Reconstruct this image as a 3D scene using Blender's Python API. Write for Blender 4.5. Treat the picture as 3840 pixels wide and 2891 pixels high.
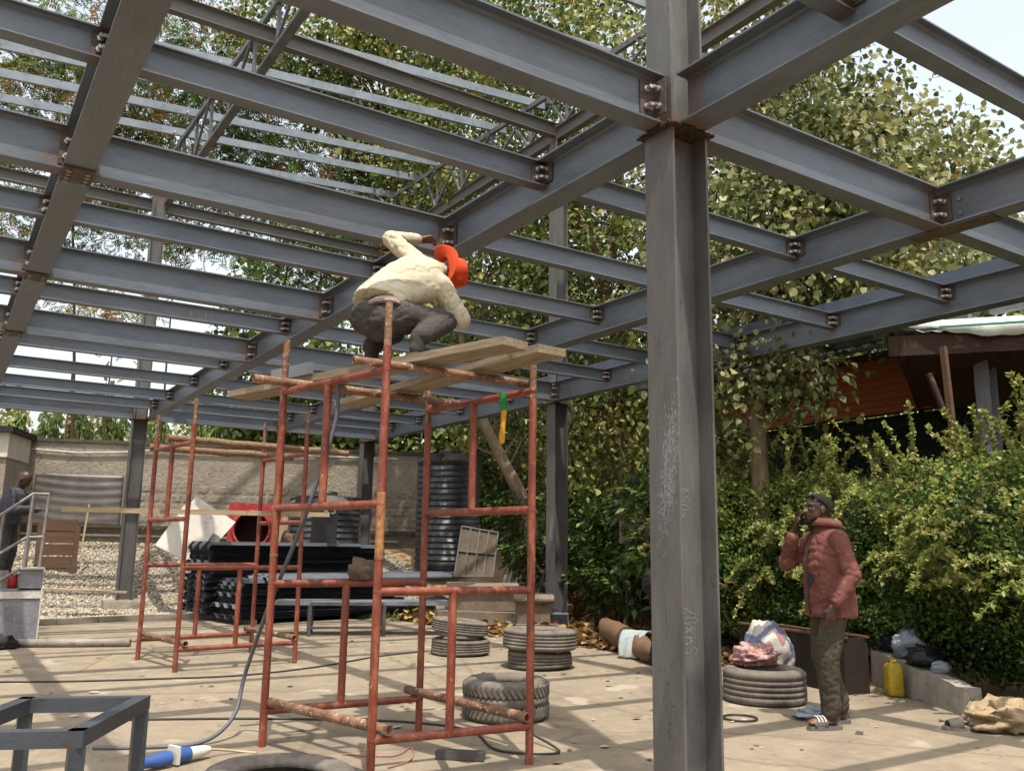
import bpy, bmesh, math, random
import numpy as np
from mathutils import Vector as V, Matrix, Quaternion, noise as MN

random.seed(7); rng = np.random.default_rng(7)
for o in list(bpy.data.objects): bpy.data.objects.remove(o)
S = bpy.context.scene; COL = S.collection
R = math.radians

# ------------------------------------------------------------------ camera
YAW, PITCH, ROLL, HC = R(33.158), R(10.439), R(0.845), 1.30
fw = V((math.sin(YAW)*math.cos(PITCH), math.cos(YAW)*math.cos(PITCH), math.sin(PITCH)))
rt = V((math.cos(YAW), -math.sin(YAW), 0)); up = rt.cross(fw)
r2 = rt*math.cos(ROLL) + up*math.sin(ROLL); u2 = up*math.cos(ROLL) - rt*math.sin(ROLL)
cam = bpy.data.objects.new('camera', bpy.data.cameras.new('camera')); COL.objects.link(cam)
cam.matrix_world = Matrix(((r2.x,u2.x,-fw.x,0),(r2.y,u2.y,-fw.y,0),(r2.z,u2.z,-fw.z,HC),(0,0,0,1)))
cam.data.sensor_width = 36; cam.data.lens = 30.61; cam.data.clip_start = .05; cam.data.clip_end = 800
S.camera = cam

# ------------------------------------------------------------------ sky, sun, exposure
SUNV = V((-0.13, -0.335, 1.0)).normalized()          # towards the sun
W = bpy.data.worlds.new('World'); S.world = W; W.use_nodes = True
nt = W.node_tree; bg = nt.nodes['Background']
sky = nt.nodes.new('ShaderNodeTexSky'); sky.sky_type = 'NISHITA'; sky.sun_disc = False
sky.sun_elevation = math.asin(SUNV.z); sky.sun_rotation = math.atan2(SUNV.x, SUNV.y)
sky.air_density = 1.6; sky.dust_density = 4.0; sky.altitude = 0
hs = nt.nodes.new('ShaderNodeHueSaturation'); hs.inputs['Saturation'].default_value = .42
nt.links.new(sky.outputs[0], hs.inputs['Color']); nt.links.new(hs.outputs[0], bg.inputs[0])
bg.inputs[1].default_value = .15
sun = bpy.data.objects.new('sun', bpy.data.lights.new('sun', 'SUN')); COL.objects.link(sun)
sun.data.energy = 2.9; sun.data.angle = R(.6); sun.data.color = (1, .94, .85)
sun.rotation_euler = SUNV.to_track_quat('Z', 'Y').to_euler(); sun.location = (0, 0, 30)
S.view_settings.view_transform = 'Standard'; S.view_settings.look = 'None'
S.view_settings.exposure = .97; S.view_settings.gamma = 1.0
S.render.engine = 'CYCLES'

# ------------------------------------------------------------------ materials
def rgb(h):
    h = h.lstrip('#'); c = [int(h[i:i+2], 16)/255 for i in (0, 2, 4)]
    return tuple(x/12.92 if x <= .04045 else ((x+.055)/1.055)**2.4 for x in c)
class N:
    def __init__(s, name):
        s.m = bpy.data.materials.new(name); s.m.use_nodes = True; s.t = s.m.node_tree
        s.b = s.t.nodes['Principled BSDF']; s.out = s.t.nodes['Material Output']
    def n(s, typ, **k):
        x = s.t.nodes.new('ShaderNode'+typ)
        for a, b in k.items():
            if a[0] == '_': x.inputs[a[1:].replace('_', ' ')].default_value = b
            else: setattr(x, a, b)
        return x
    def l(s, a, b): s.t.links.new(a, b)
    def coord(s, kind='Object', scale=None):
        c = s.n('TexCoord').outputs[kind]
        if kind == 'Object':
            r_ = s.n('ObjectInfo').outputs['Random']; a_ = s.n('VectorMath', operation='ADD'); s.l(c, a_.inputs[0]); s.l(s.math('MULTIPLY', r_, 41.0), a_.inputs[1]); c = a_.outputs[0]
        if scale:
            mp = s.n('Mapping'); mp.inputs['Scale'].default_value = scale; s.l(c, mp.inputs[0]); return mp.outputs[0]
        return c
    def noise(s, co, sc, det=5, rough=.55, dist=0):
        x = s.n('TexNoise'); x.inputs['Scale'].default_value = sc; x.inputs['Detail'].default_value = det
        x.inputs['Roughness'].default_value = rough; x.inputs['Distortion'].default_value = dist
        s.l(co, x.inputs['Vector']); return x.outputs[0]
    def ramp(s, fac, stops):
        x = s.n('ValToRGB'); e = x.color_ramp.elements
        while len(e) < len(stops): e.new(.5)
        for i, (p, c) in enumerate(stops):
            e[i].position = p; e[i].color = (*(c if isinstance(c, tuple) else (c, c, c)), 1)
        s.l(fac, x.inputs[0]); return x.outputs[0]
    def mix(s, fac, a, b, mode='MIX'):
        x = s.n('MixRGB', blend_type=mode)
        for i, q in ((0, fac), (1, a), (2, b)):
            if isinstance(q, (int, float)): x.inputs[i].default_value = q
            elif isinstance(q, tuple): x.inputs[i].default_value = (*q, 1)
            else: s.l(q, x.inputs[i])
        return x.outputs[0]
    def math(s, op, a, b=0):
        x = s.n('Math', operation=op)
        for i, q in ((0, a), (1, b)):
            if isinstance(q, (int, float)): x.inputs[i].default_value = q
            else: s.l(q, x.inputs[i])
        return x.outputs[0]
    def bump(s, h, st=.3, d=.02):
        x = s.n('Bump'); x.inputs['Strength'].default_value = st; x.inputs['Distance'].default_value = d
        s.l(h, x.inputs['Height']); s.l(x.outputs[0], s.b.inputs['Normal'])
    def set(s, col=None, rough=None, metal=None, spec=None):
        for k, q in (('Base Color', col), ('Roughness', rough), ('Metallic', metal), ('Specular IOR Level', spec)):
            if q is None: continue
            i = s.b.inputs[k]
            if isinstance(q, tuple): i.default_value = (*q, 1)
            elif isinstance(q, (int, float)): i.default_value = q
            else: s.l(q, i)
        return s.m
MT = {}
def mat(name, c1, c2=None, c3=None, sc=6, rough=.6, metal=0, bump=.2, bs=60, spec=.4, stretch=None, lo=.35, hi=.65, bd=.01):
    """two/three-tone noise material with fine bump"""
    if name in MT: return MT[name]
    s = N(name); co = s.coord('Object', stretch); c2 = c2 or tuple(x*.7 for x in c1)
    n1 = s.noise(co, sc, 6, .6)
    col = s.ramp(n1, [(lo, c1), (hi, c2)])
    if c3: col = s.mix(s.ramp(s.noise(co, sc*3.3, 7, .7), [(.56, 0), (.66, 1)]), col, c3)
    if bump: s.bump(s.noise(co, bs, 5), bump, bd)
    rg = s.ramp(s.noise(co, sc*2, 4), [(.3, max(0, rough-.1)), (.7, min(1, rough+.12))])
    MT[name] = s.set(col, rg, metal, spec); return s.m

def steel(name, c1, c2, rustamt=1.0, rough=.42):
    """grey primed steel; rust blooms at the ends (object property 'len' in metres), dark mill scale, grime streaks"""
    s = N(name); co = s.coord('Object'); g = s.coord('Generated')
    n1 = s.noise(s.coord('Object', (.8, 3, 3)), 3.0, 6, .6)
    col = s.ramp(n1, [(.3, c1), (.7, c2)])
    bl = s.noise(s.coord('Object', (.6, 1.5, 1.5)), 1.6, 7, .7, .8); col = s.mix(s.ramp(bl, [(.35, .4), (.5, 0)]), col, tuple(q*.62 for q in c1)); col = s.mix(s.ramp(bl, [(.55, 0), (.68, .3)]), col, tuple(min(1, q*1.4) for q in c2))
    st = s.noise(s.coord('Object', (1.2, 14, 14)), 6, 6, .7)
    col = s.mix(s.ramp(st, [(.5, 0), (.74, .6)]), col, (.04, .034, .03))
    dirt = s.noise(s.coord('Object', (.5, 2, 2)), 1.1, 6, .7); col = s.mix(s.ramp(dirt, [(.45, 0), (.7, .5)]), col, (.085, .072, .06))
    wear = s.noise(s.coord('Object', (.6, 9, 9)), 9, 8, .8); col = s.mix(s.ramp(wear, [(.62, 0), (.72, .4)]), col, (.2, .2, .2))
    sp = s.noise(co, 34, 4, .6); big = s.noise(co, 1.4, 3)
    col = s.mix(s.math('MULTIPLY', s.ramp(sp, [(.62, 0), (.68, .8)]), s.ramp(big, [(.52, 0), (.62, 1)])), col, (.03, .028, .027))
    a = s.n('Attribute', attribute_type='OBJECT', attribute_name='len')
    sx = s.n('SeparateXYZ'); s.l(g, sx.inputs[0])
    e = s.math('MINIMUM', sx.outputs[0], s.math('SUBTRACT', 1, sx.outputs[0]))
    dist = s.math('MULTIPLY', e, a.outputs['Fac'])
    nn = s.noise(co, 9, 6, .7)
    d2 = s.math('SUBTRACT', dist, s.math('MULTIPLY', s.math('SUBTRACT', nn, .3), .42))
    rust = s.ramp(d2, [(0, rustamt), (.06, 0)])
    rc = s.ramp(s.noise(co, 22, 6, .7), [(.3, rgb('42291b')), (.55, rgb('6a4429')), (.75, rgb('86603f'))])
    col = s.mix(rust, col, rc)
    s.bump(s.noise(co, 90, 4), .12, .004)
    rg = s.mix(rust, s.ramp(n1, [(.3, rough-.06), (.7, rough+.12)]), (.8, .8, .8))
    return s.set(col, rg, 0, .45)

# ------------------------------------------------------------------ mesh helpers
MW = {}
def link(name, mesh, parent=None, M=None):
    o = bpy.data.objects.new(name, mesh); COL.objects.link(o)
    M = M or Matrix()
    if parent is not None:
        o.parent = parent; o.matrix_basis = MW[parent.name].inverted() @ M
    else: o.matrix_basis = M
    MW[o.name] = M.copy(); return o
def tag(o, label=None, cat=None, group=None, kind=None):
    if label: o['label'] = label
    if cat: o['category'] = cat
    if group: o['group'] = group
    if kind: o['kind'] = kind
    return o
def thing(name, label, cat, loc=(0, 0, 0), rz=0, group=None):
    return tag(link(name, None, None, Matrix.Translation(loc) @ Matrix.Rotation(rz, 4, 'Z')), label, cat, group)
def copy_tree(o, M, label=None, parent=None):
    c = o.copy(); COL.objects.link(c); old = MW[o.name]; MW[c.name] = M.copy()
    if parent is None: c.matrix_basis = M; c.parent = None
    else: c.parent = parent; c.matrix_basis = MW[parent.name].inverted() @ M
    if label: c['label'] = label
    for ch in o.children: copy_tree(ch, M @ old.inverted() @ MW[ch.name], None, c)
    return c

class MB:
    def __init__(s): s.v = []; s.f = []; s.mi = []; s.sm = []; s.cm = 0; s.cs = False
    def add(s, vs, fs, mi=None, sm=None):
        b = len(s.v); s.v += [tuple(x) for x in vs]
        for f in fs:
            s.f.append(tuple(b+i for i in f)); s.mi.append(s.cm if mi is None else mi); s.sm.append(s.cs if sm is None else sm)
        return s
    def box(s, c, d, rot=None, mi=None, jit=0):
        h = [x/2 for x in d]; c = V(c)
        vs = [V((x*h[0], y*h[1], z*h[2])) for z in (-1, 1) for y in (-1, 1) for x in (-1, 1)]
        if jit: vs = [q+V([random.uniform(-jit, jit) for _ in range(3)]) for q in vs]
        if rot is not None: vs = [rot @ q for q in vs]
        return s.add([c+q for q in vs], [(0, 2, 3, 1), (4, 5, 7, 6), (0, 1, 5, 4), (2, 6, 7, 3), (0, 4, 6, 2), (1, 3, 7, 5)], mi, False)
    def bar(s, p0, p1, w, h, mi=None, upv=(0, 0, 1)):
        p0, p1 = V(p0), V(p1); x = (p1-p0); L = x.length; x /= L; u = V(upv)
        if abs(x.dot(u)) > .98: u = V((1, 0, 0))
        y = u.cross(x).normalized(); z = x.cross(y)
        M = Matrix((x, y, z)).transposed()
        return s.box((p0+p1)/2, (L, w, h), M, mi)
    def tube(s, pts, r, n=8, caps=True, mi=None, sm=True, hollow=False):
        pts = [V(p) for p in pts]; k = len(pts); rs = r if isinstance(r, (list, tuple)) else [r]*k
        vs = []; prev = None
        for i, p in enumerate(pts):
            t = (pts[min(i+1, k-1)]-pts[max(i-1, 0)]).normalized()
            if prev is None:
                a = V((0, 0, 1)) if abs(t.z) < .9 else V((1, 0, 0)); a = (a-t*a.dot(t)).normalized()
            else: a = (prev-t*prev.dot(t)).normalized()
            prev = a; b = t.cross(a)
            vs += [p+(a*math.cos(q*2*math.pi/n)+b*math.sin(q*2*math.pi/n))*rs[i] for q in range(n)]
        fs = [(i*n+q, i*n+(q+1) % n, (i+1)*n+(q+1) % n, (i+1)*n+q) for i in range(k-1) for q in range(n)]
        s.add(vs, fs, mi, sm)
        if caps: s.add(vs[:n], [tuple(range(n-1, -1, -1))], mi, False); s.add(vs[-n:], [tuple(range(n))], mi, False)
        return s
    def pipe(s, p0, p1, r, n=12, wall=.005, mi=None):
        """open hollow pipe"""
        p0, p1 = V(p0), V(p1); t = (p1-p0).normalized(); a = t.orthogonal().normalized(); b = t.cross(a)
        vs = []
        for p in (p0, p1):
            for rr in (r, r-wall): vs += [p+(a*math.cos(q*2*math.pi/n)+b*math.sin(q*2*math.pi/n))*rr for q in range(n)]
        fs = []
        for q in range(n):
            w = (q+1) % n
            fs += [(q, w, 2*n+w, 2*n+q), (n+w, n+q, 3*n+q, 3*n+w), (w, q, n+q, n+w), (2*n+q, 2*n+w, 3*n+w, 3*n+q)]
        return s.add(vs, fs, mi, True)
    def revolve(s, prof, n=32, c=(0, 0, 0), M=None, mi=None, sm=True, closed=False):
        c = V(c); vs = []
        for (r, z) in prof:
            for q in range(n):
                a = 2*math.pi*q/n; p = V((r*math.cos(a), r*math.sin(a), z)); vs.append((M @ p if M else p)+c)
        k = len(prof); fs = []
        for i in range(k if closed else k-1):
            j = (i+1) % k
            fs += [(i*n+q, i*n+(q+1) % n, j*n+(q+1) % n, j*n+q) for q in range(n)]
        return s.add(vs, fs, mi, sm)
    def prism(s, poly, x0, x1, mi=None, M=None):
        """poly of (y,z) extruded along x"""
        n = len(poly); vs = [V((x, y, z)) for x in (x0, x1) for y, z in poly]
        if M is not None: vs = [M @ q for q in vs]
        return s.add(vs, [(i, (i+1) % n, n+(i+1) % n, n+i) for i in range(n)]+[tuple(range(n-1, -1, -1)), tuple(range(n, 2*n))], mi, False)
    def ball(s, c, r, n=12, m=8, mi=None, M=None, fn=None):
        c = V(c); r = V(r) if not isinstance(r, (int, float)) else V((r, r, r)); vs = []; 
        for i in range(m+1):
            th = math.pi*i/m
            for q in range(n):
                a = 2*math.pi*q/n; d = V((math.sin(th)*math.cos(a), math.sin(th)*math.sin(a), math.cos(th)))
                p = V((d.x*r.x, d.y*r.y, d.z*r.z))
                if fn: p = fn(p, d)
                vs.append(c+(M @ p if M else p))
        fs = [(i*n+q, (i+1)*n+q, (i+1)*n+(q+1) % n, i*n+(q+1) % n) for i in range(m) for q in range(n)]
        return s.add(vs, fs, mi, True)
    def jitter(s, a):
        s.v = [tuple(V(p)+MN.noise_vector(V(p)*9)*a*1.6+V((0, 0, MN.noise(V(p)*3)*a*2))) for p in s.v]; return s
    def mesh(s, name, mats):
        me = bpy.data.meshes.new(name); me.from_pydata(s.v, [], s.f)
        for m in (mats if isinstance(mats, (list, tuple)) else [mats]): me.materials.append(m)
        me.polygons.foreach_set('material_index', s.mi); me.polygons.foreach_set('use_smooth', s.sm); me.update(); return me
    def build(s, name, mats, parent=None, M=None, org=True, weld=False):
        """verts in world coordinates unless M is given; origin set to base centre"""
        if M is None and org:
            a = np.array(s.v); c = V((float((a[:, 0].min()+a[:, 0].max())/2), float((a[:, 1].min()+a[:, 1].max())/2), float(a[:, 2].min())))
            s.v = [tuple(V(p)-c) for p in s.v]; M = Matrix.Translation(c)
        me = s.mesh(name, mats)
        if weld:
            b = bmesh.new(); b.from_mesh(me); bmesh.ops.remove_doubles(b, verts=b.verts, dist=1e-5); b.to_mesh(me); b.free()
        return link(name, me, parent, M or Matrix())
def frame(p0, p1, upv=(0, 0, 1)):
    """matrix with x along p0->p1, z near upv, origin p0"""
    p0, p1 = V(p0), V(p1); x = (p1-p0).normalized(); u = V(upv)
    if abs(x.dot(u)) > .98: u = V((1, 0, 0))
    y = u.cross(x).normalized(); z = x.cross(y)
    return Matrix(((x.x, y.x, z.x, p0.x), (x.y, y.y, z.y, p0.y), (x.z, y.z, z.z, p0.z), (0, 0, 0, 1)))
# ================================================================== GROUND
def cmat():
    s = N('dusty_concrete'); co = s.coord('Object')
    a = s.noise(co, .55, 6, .6); b = s.noise(co, 4, 7, .7); c = s.noise(co, 60, 4, .6)
    col = s.ramp(a, [(.3, rgb('786d5e')), (.5, rgb('847866')), (.7, rgb('6d6358'))])
    col = s.mix(s.ramp(b, [(.45, 0), (.72, .75)]), col, rgb('968871'))
    col = s.mix(s.ramp(s.noise(co, 1.7, 8, .75, .6), [(.55, 0), (.7, .6)]), col, rgb('706453'))
    col = s.mix(s.ramp(s.noise(co, 13, 6, .7), [(.62, 0), (.7, .5)]), col, rgb('806c58'))
    col = s.mix(s.ramp(c, [(.62, 0), (.75, .5)]), col, rgb('6f5f4e'))
    v = s.n('TexVoronoi', feature='DISTANCE_TO_EDGE'); v.inputs['Scale'].default_value = .33
    s.l(s.mix(.12, co, s.noise(co, 3, 5)), v.inputs['Vector'])
    col = s.mix(s.ramp(v.outputs[0], [(0, .7), (.006, 0)]), col, rgb('6b5a49'))
    col = s.mix(s.ramp(s.noise(co, 2.6, 3, .4), [(.66, 0), (.70, .55)]), col, rgb('a39a8c'))
    col = s.mix(s.ramp(s.noise(co, .9, 8, .8, 1.0), [(.55, 0), (.72, .65)]), col, rgb('51473c'))
    col = s.mix(s.ramp(s.noise(s.coord('Object', (1, .25, 1)), 3.1, 7, .7), [(.55, 0), (.7, .4)]), col, rgb('5f5446'))
    s.bump(s.mix(.4, b, c), .5, .015); return s.set(col, .92, 0, .2)
M_CONC = cmat()
SLAB = [(-9, -7), (7.7, -7), (7.5, 2.5), (7.28, 4.2), (7.75, 5.6), (7.9, 7.2), (7.6, 9.3), (7.3, 10.8), (6.95, 14.0), (5.5, 15.55), (3, 15.8), (1.75, 15.45), (-9, 13.6)]
b = bmesh.new()
tv = [b.verts.new((x, y, 0)) for x, y in SLAB]; bv = [b.verts.new((x, y, -.14)) for x, y in SLAB]; n = len(SLAB)
b.faces.new(tv)
for i in range(n): b.faces.new((tv[i], bv[i], bv[(i+1) % n], tv[(i+1) % n]))
me = bpy.data.meshes.new('concrete_slab'); b.to_mesh(me); b.free(); me.materials.append(M_CONC)
tag(link('concrete_slab', me), 'dusty tan concrete yard slab crossed by beam shadows', 'floor', kind='structure')

def sdist(x, y):
    """signed distance to slab edge (+ outside)"""
    d = 1e9; ins = False
    for i in range(n):
        ax, ay = SLAB[i]; bx, by = SLAB[(i+1) % n]; vx, vy = bx-ax, by-ay
        t = max(0, min(1, ((x-ax)*vx+(y-ay)*vy)/(vx*vx+vy*vy))); d = min(d, math.hypot(x-ax-t*vx, y-ay-t*vy))
        if (ay > y) != (by > y) and x < (bx-ax)*(y-ay)/(by-ay)+ax: ins = not ins
    return -d if ins else d
def sst(a, b, x): t = max(0, min(1, (x-a)/(b-a))); return t*t*(3-2*t)
def gz(x, y):
    d = sdist(x, y)
    if d < 0: return -.1
    amp = .35+.85*sst(10, 15, y)
    return -.06+.06*sst(0, .25, d)+amp*sst(1.7, 5.6, d)+.03*MN.noise(V((x*1.3, y*1.3, 0)))*min(1, d*2)
def emat():
    s = N('earth'); co = s.coord('Object')
    a = s.noise(co, 1.2, 7, .7); b2 = s.noise(co, 22, 6, .7)
    col = s.ramp(a, [(.3, rgb('6e5a42')), (.55, rgb('8f7a5b')), (.72, rgb('4f4230'))])
    col = s.mix(s.ramp(b2, [(.5, 0), (.7, .7)]), col, rgb('a08a66')); s.bump(b2, .6, .03); return s.set(col, .95, 0, .1)
M_EARTH = emat()
xs = np.concatenate([np.arange(-60, -8, 6), np.arange(-8, 16, .4), np.arange(16, 90, 6)]); ys = np.concatenate([np.arange(-40, 0, 5), np.arange(0, 26, .4), np.arange(26, 160, 8)])
vs = [(float(x), float(y), gz(float(x), float(y))) for y in ys for x in xs]; nx = len(xs)
me = bpy.data.meshes.new('ground'); me.from_pydata(vs, [], [(j*nx+i, j*nx+i+1, (j+1)*nx+i+1, (j+1)*nx+i) for j in range(len(ys)-1) for i in range(nx-1)])
me.materials.append(M_EARTH); me.polygons.foreach_set('use_smooth', [True]*len(me.polygons))
tag(link('ground', me), 'brown earth ground around the concrete slab', 'ground', kind='structure')

# ================================================================== STEEL FRAME
M_ST = steel('grey_primed_steel', rgb('50575f'), rgb('616870'), .4)
M_COL = steel('grey_primed_column', rgb('525150'), rgb('605e5c'), .15)
M_UP = steel('weathered_upper_steel', rgb('525250'), rgb('66645f'), .6, .55)
M_PUR = mat('purlin_paint', rgb('6a7279'), rgb('7d858c'), rgb('545b62'), sc=3, rough=.45, bump=.05)
M_TR = mat('truss_dark_steel', rgb('4d4f53'), rgb('63656a'), rgb('5a4230'), sc=5, rough=.55)
M_TRIM = mat('trim_steel', rgb('3f4550'), rgb('4b515c'), sc=3, rough=.5)
M_PLATE = mat('scorched_plate', rgb('38322d'), rgb('524539'), rgb('634a35'), sc=14, rough=.7, bump=.5)
M_BOLT = mat('zinc_bolt', (.62, .62, .6), (.5, .5, .48), sc=30, rough=.3, metal=.85, bump=0)
M_RUST = mat('rust_weld', rgb('43301f'), rgb('261f1b'), rgb('664a30'), sc=25, rough=.85, bump=1, bs=90, bd=.02)
M_CHALK = mat('chalk', (.3, .3, .29), (.17, .17, .17), sc=60, rough=.95, bump=0)

FRAME = thing('steel_building', 'unfinished grey steel building of bolted beams and columns with open roof trusses', 'steel structure', (3.32, 3.40, 0))
_ib = {}
def ibeam(p0, p1, dep=.31, w=.18, tf=.012, tw=.008, name='beam', m=None, label=None, upv=(0, 0, 1)):
    """p0,p1 = soffit centre line"""
    L = (V(p1)-V(p0)).length; k = (round(L, 3), dep, w, name, (m or M_ST).name)
    if k not in _ib:
        h, a, t = w/2, tf, tw/2; r = .012
        poly = [(-h, 0), (h, 0), (h, a), (t+r, a), (t, a+r), (t, dep-a-r), (t+r, dep-a), (h, dep-a), (h, dep), (-h, dep), (-h, dep-a), (-t-r, dep-a), (-t, dep-a-r), (-t, a+r), (-t-r, a), (-h, a)]
        _ib[k] = MB().prism(poly, 0, L).mesh(name, m or M_ST)
    o = link(name, _ib[k], FRAME, frame(p0, p1, upv)); o['len'] = L
    if label: o['label'] = label
    return o
# shared bolt mesh: hex head + shank + nut, pointing +x
def boltmesh():
    m = MB(); hexp = lambda r: [(r*math.cos(i*math.pi/3), r*math.sin(i*math.pi/3)) for i in range(6)]
    m.prism(hexp(.019), 0, .015); m.prism([(.011*math.cos(i*math.pi/5), .011*math.sin(i*math.pi/5)) for i in range(10)], .015, .05); return m.mesh('bolt', M_BOLT)
BOLT = boltmesh()
HEAD = MB().prism([(.018*math.cos(i*math.pi/3), .018*math.sin(i*math.pi/3)) for i in range(6)], 0, .012).mesh('bolt_head', mat('dull_bolt', rgb('6d6a66'), rgb('8a8880'), sc=30, rough=.45, metal=.5))
def bolt(parent, p, d, head=False):
    return link('bolt', HEAD if head else BOLT, parent, frame(p, V(p)+V(d)) @ Matrix.Rotation(random.random(), 4, 'X'))
CLW = {}
def joint(beam, x, y, ztop, zbot, side, rowx):
    """cleat angle + four bolts where an X-beam (web at y) meets the web of a Y-row; side=-1: beam lies on -x side"""
    h = min(.21, ztop-zbot-.05); zc = (ztop+zbot)/2; k = (round(h, 3), side)
    if k not in CLW:
        CLW[k] = MB().box((side*.055, -.012, 0), (.11, .008, h)).box((side*.005, -.06, 0), (.009, .1, h)).mesh('cleat_plate', M_PLATE)
    link('cleat_plate', CLW[k], beam, Matrix.Translation((x, y, zc)))
    for dz in (-h*.25, h*.25):
        bolt(beam, (x+side*.07, y-.014, zc+dz), (0, -1, 0)); bolt(beam, (x+side*.01, y-.065, zc+dz), (side, 0, 0))
ZP = 3.63; ZT = ZP+.31; SD = .18; ZS = ZT-SD
ROWS = [.53, 3.32, 5.98, 8.27]; HW = .095
YP = [3.40, 6.03, 8.70, 11.35, 18.2]; YSL = [2.25, 4.70, 7.40, 10.03, 12.68, 14.42, 16.15, 17.45]
# rows (along Y)
rowo = {}
for i, x in enumerate(ROWS):
    segs = {0: [(-4, 3.3), (3.3, 18.2)], 1: [(-4, 3.29), (3.51, 18.0)], 2: [(-4, 18.2)], 3: [(-4, 11.38), (11.62, 18.6)]}[i]
    for a, c in segs: rowo[(i, a)] = ibeam((x, a, ZP), (x, c, ZP), .31, .19)
# edge trim plate standing on the outer row
ob = MB().box((8.335, 7.3, ZT+.085), (.012, 22.4, .165)).build('edge_trim', M_TRIM, FRAME); ob['len'] = 22
# bays between rows (along X)
bays = [(-4.6, ROWS[0]-.01, False), (ROWS[0]+.01, ROWS[1]-.01, False), (ROWS[1]+.01, ROWS[2]-.01, True), (ROWS[2]+.01, ROWS[3]-.01, True), (ROWS[3]+.02, 13.5, True)]
SECW = .1
for bi, (xa, xb, right) in enumerate(bays):
    for y in sorted(YP+YSL):
        if bi == 4 and abs(y-3.4) > .01: continue
        prim = y in (3.40, 18.2) or (not right and y in YP) or (right and abs(y-11.35) < .01)
        if bi == 4: prim = True
        if prim:
            xe = xb-.12 if (abs(y-3.4) < .01 and bi == 1) else xb-(.07 if bi < 4 else 0); xs_ = xa+.15 if (abs(y-3.4) < .01 and bi == 2) else xa
            o = ibeam((xs_, y, ZP+.004), (xe, y, ZP+.004), .302, .135)
            if bi in (0, 1, 2, 3) and y != 18.2: joint(o, xb-(.16 if (abs(y-3.4) < .01 and bi == 1) else .0), y, ZT, ZP, -1, 0)
        else:
            o = ibeam((xa, y, ZS), (xb, y, ZS), SD-.003, SECW, .009, .007)
            if bi < 4: joint(o, xb, y, ZT, ZS, -1, 0)
# bolted splice plates below the left row
for y in (6.03, 8.70, 11.35):
    sp = rowo[(0, 3.3)]
    pl = MB().box((.53, y-.02, ZP-.0075), (.188, .27, .014)).build('splice_plate', M_PLATE, sp)
    for dy in (-.1, -.045, .02, .08):
        for dx in (-.055, .055): bolt(sp, (.53+dx, y+dy, ZP-.015), (0, 0, -1), True)
# big node where the second row meets the main cross beam
sp = rowo[(2, -4)]
for dz in (.09, .2):
    for dy in (-.09, -.17): bolt(sp, (5.975, 3.40+dy, ZP+dz), (-1, 0, 0), True)
MB().box((5.98, 3.3, ZP-.009), (.18, .62, .016)).build('splice_plate', M_PLATE, sp)
# columns
def column(x, y, z0, z1, name, lab, dx=.27, dy=.225, m=None):
    tf, tw = .016, .011; hx, hy = dx/2, dy/2
    poly = [(-hx, -hy), (-hx+tf, -hy), (-hx+tf, -tw/2), (hx-tf, -tw/2), (hx-tf, -hy), (hx, -hy), (hx, hy), (hx-tf, hy), (hx-tf, tw/2), (-hx+tf, tw/2), (-hx+tf, hy), (-hx, hy)]
    L = z1-z0; me = MB().prism([(b_, -a_) for a_, b_ in poly], 0, L).mesh(name, m or M_COL)
    o = link(name, me, FRAME, Matrix(((0, 0, -1, x), (0, 1, 0, y), (1, 0, 0, z0), (0, 0, 0, 1)))); o['len'] = L
    if lab: o['label'] = lab
    return o
COLS = [(3.32, 3.40, -.02, 'nearest grey column with chalk marks and white scuffs'), (3.15, 18.12, .0, 'far left column standing in gravel'), (8.42, 11.50, 0, 'column beside the welding machine'), (8.22, 18.7, .1, 'column in front of the stone textured wall')]
for x, y, z0, lab in COLS:
    c = column(x, y, z0, ZP-.022, 'column', lab)
    cp = MB()
    nn = 26; ring = []
    for q in range(4):
        A = [(-.165, -.135), (.165, -.135), (.165, .135), (-.165, .135)][q]; B = [(.165, -.135), (.165, .135), (-.165, .135), (-.165, -.135)][q]
        for t in range(8): ring.append((x+A[0]+(B[0]-A[0])*t/8+random.uniform(-.007, .007), y+A[1]+(B[1]-A[1])*t/8+random.uniform(-.007, .007)))
    k = len(ring); cp.add([(a, b_, ZP-.022) for a, b_ in ring]+[(a, b_, ZP-.003) for a, b_ in ring], [(i, (i+1) % k, k+(i+1) % k, k+i) for i in range(k)]+[tuple(range(k-1, -1, -1)), tuple(range(k, 2*k))])
    cp.build('cap_plate', M_RUST, c)
    MB().box((x, y, z0+.01), (.36, .34, .02)).build('base_plate', M_PLATE, c)
    column(x, y, ZP, 8.28, 'column', None, .25, .2, M_UP)
# gusset brackets
for x, y in ((3.32, 3.40), (8.42, 11.5), (8.22, 18.7)):
    g = MB(); g.add([(x+.136, y-.006, ZP-.02), (x+.33, y-.006, ZP-.02), (x+.136, y-.006, ZP-.5), (x+.136, y+.006, ZP-.02), (x+.33, y+.006, ZP-.02), (x+.136, y+.006, ZP-.5)], [(0, 2, 1), (3, 4, 5), (0, 1, 4, 3), (1, 2, 5, 4), (2, 0, 3, 5)])
    if y > 5: g.build('gusset', M_COL, FRAME)
# rough weld beads round the main joint
wb = MB()
for i in range(44):
    t = i/43; p = V((3.155, 3.535, ZP-.013)).lerp(V((3.155, 3.265, ZP-.013)), t*2) if t < .5 else V((3.155, 3.265, ZP-.013)).lerp(V((3.485, 3.265, ZP-.013)), t*2-1)
    wb.ball(p+V([random.uniform(-.006, .006) for _ in range(3)]), random.uniform(.008, .015), 6, 4)
tag(wb.build('weld_bead', M_RUST, FRAME), kind='stuff')

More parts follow.
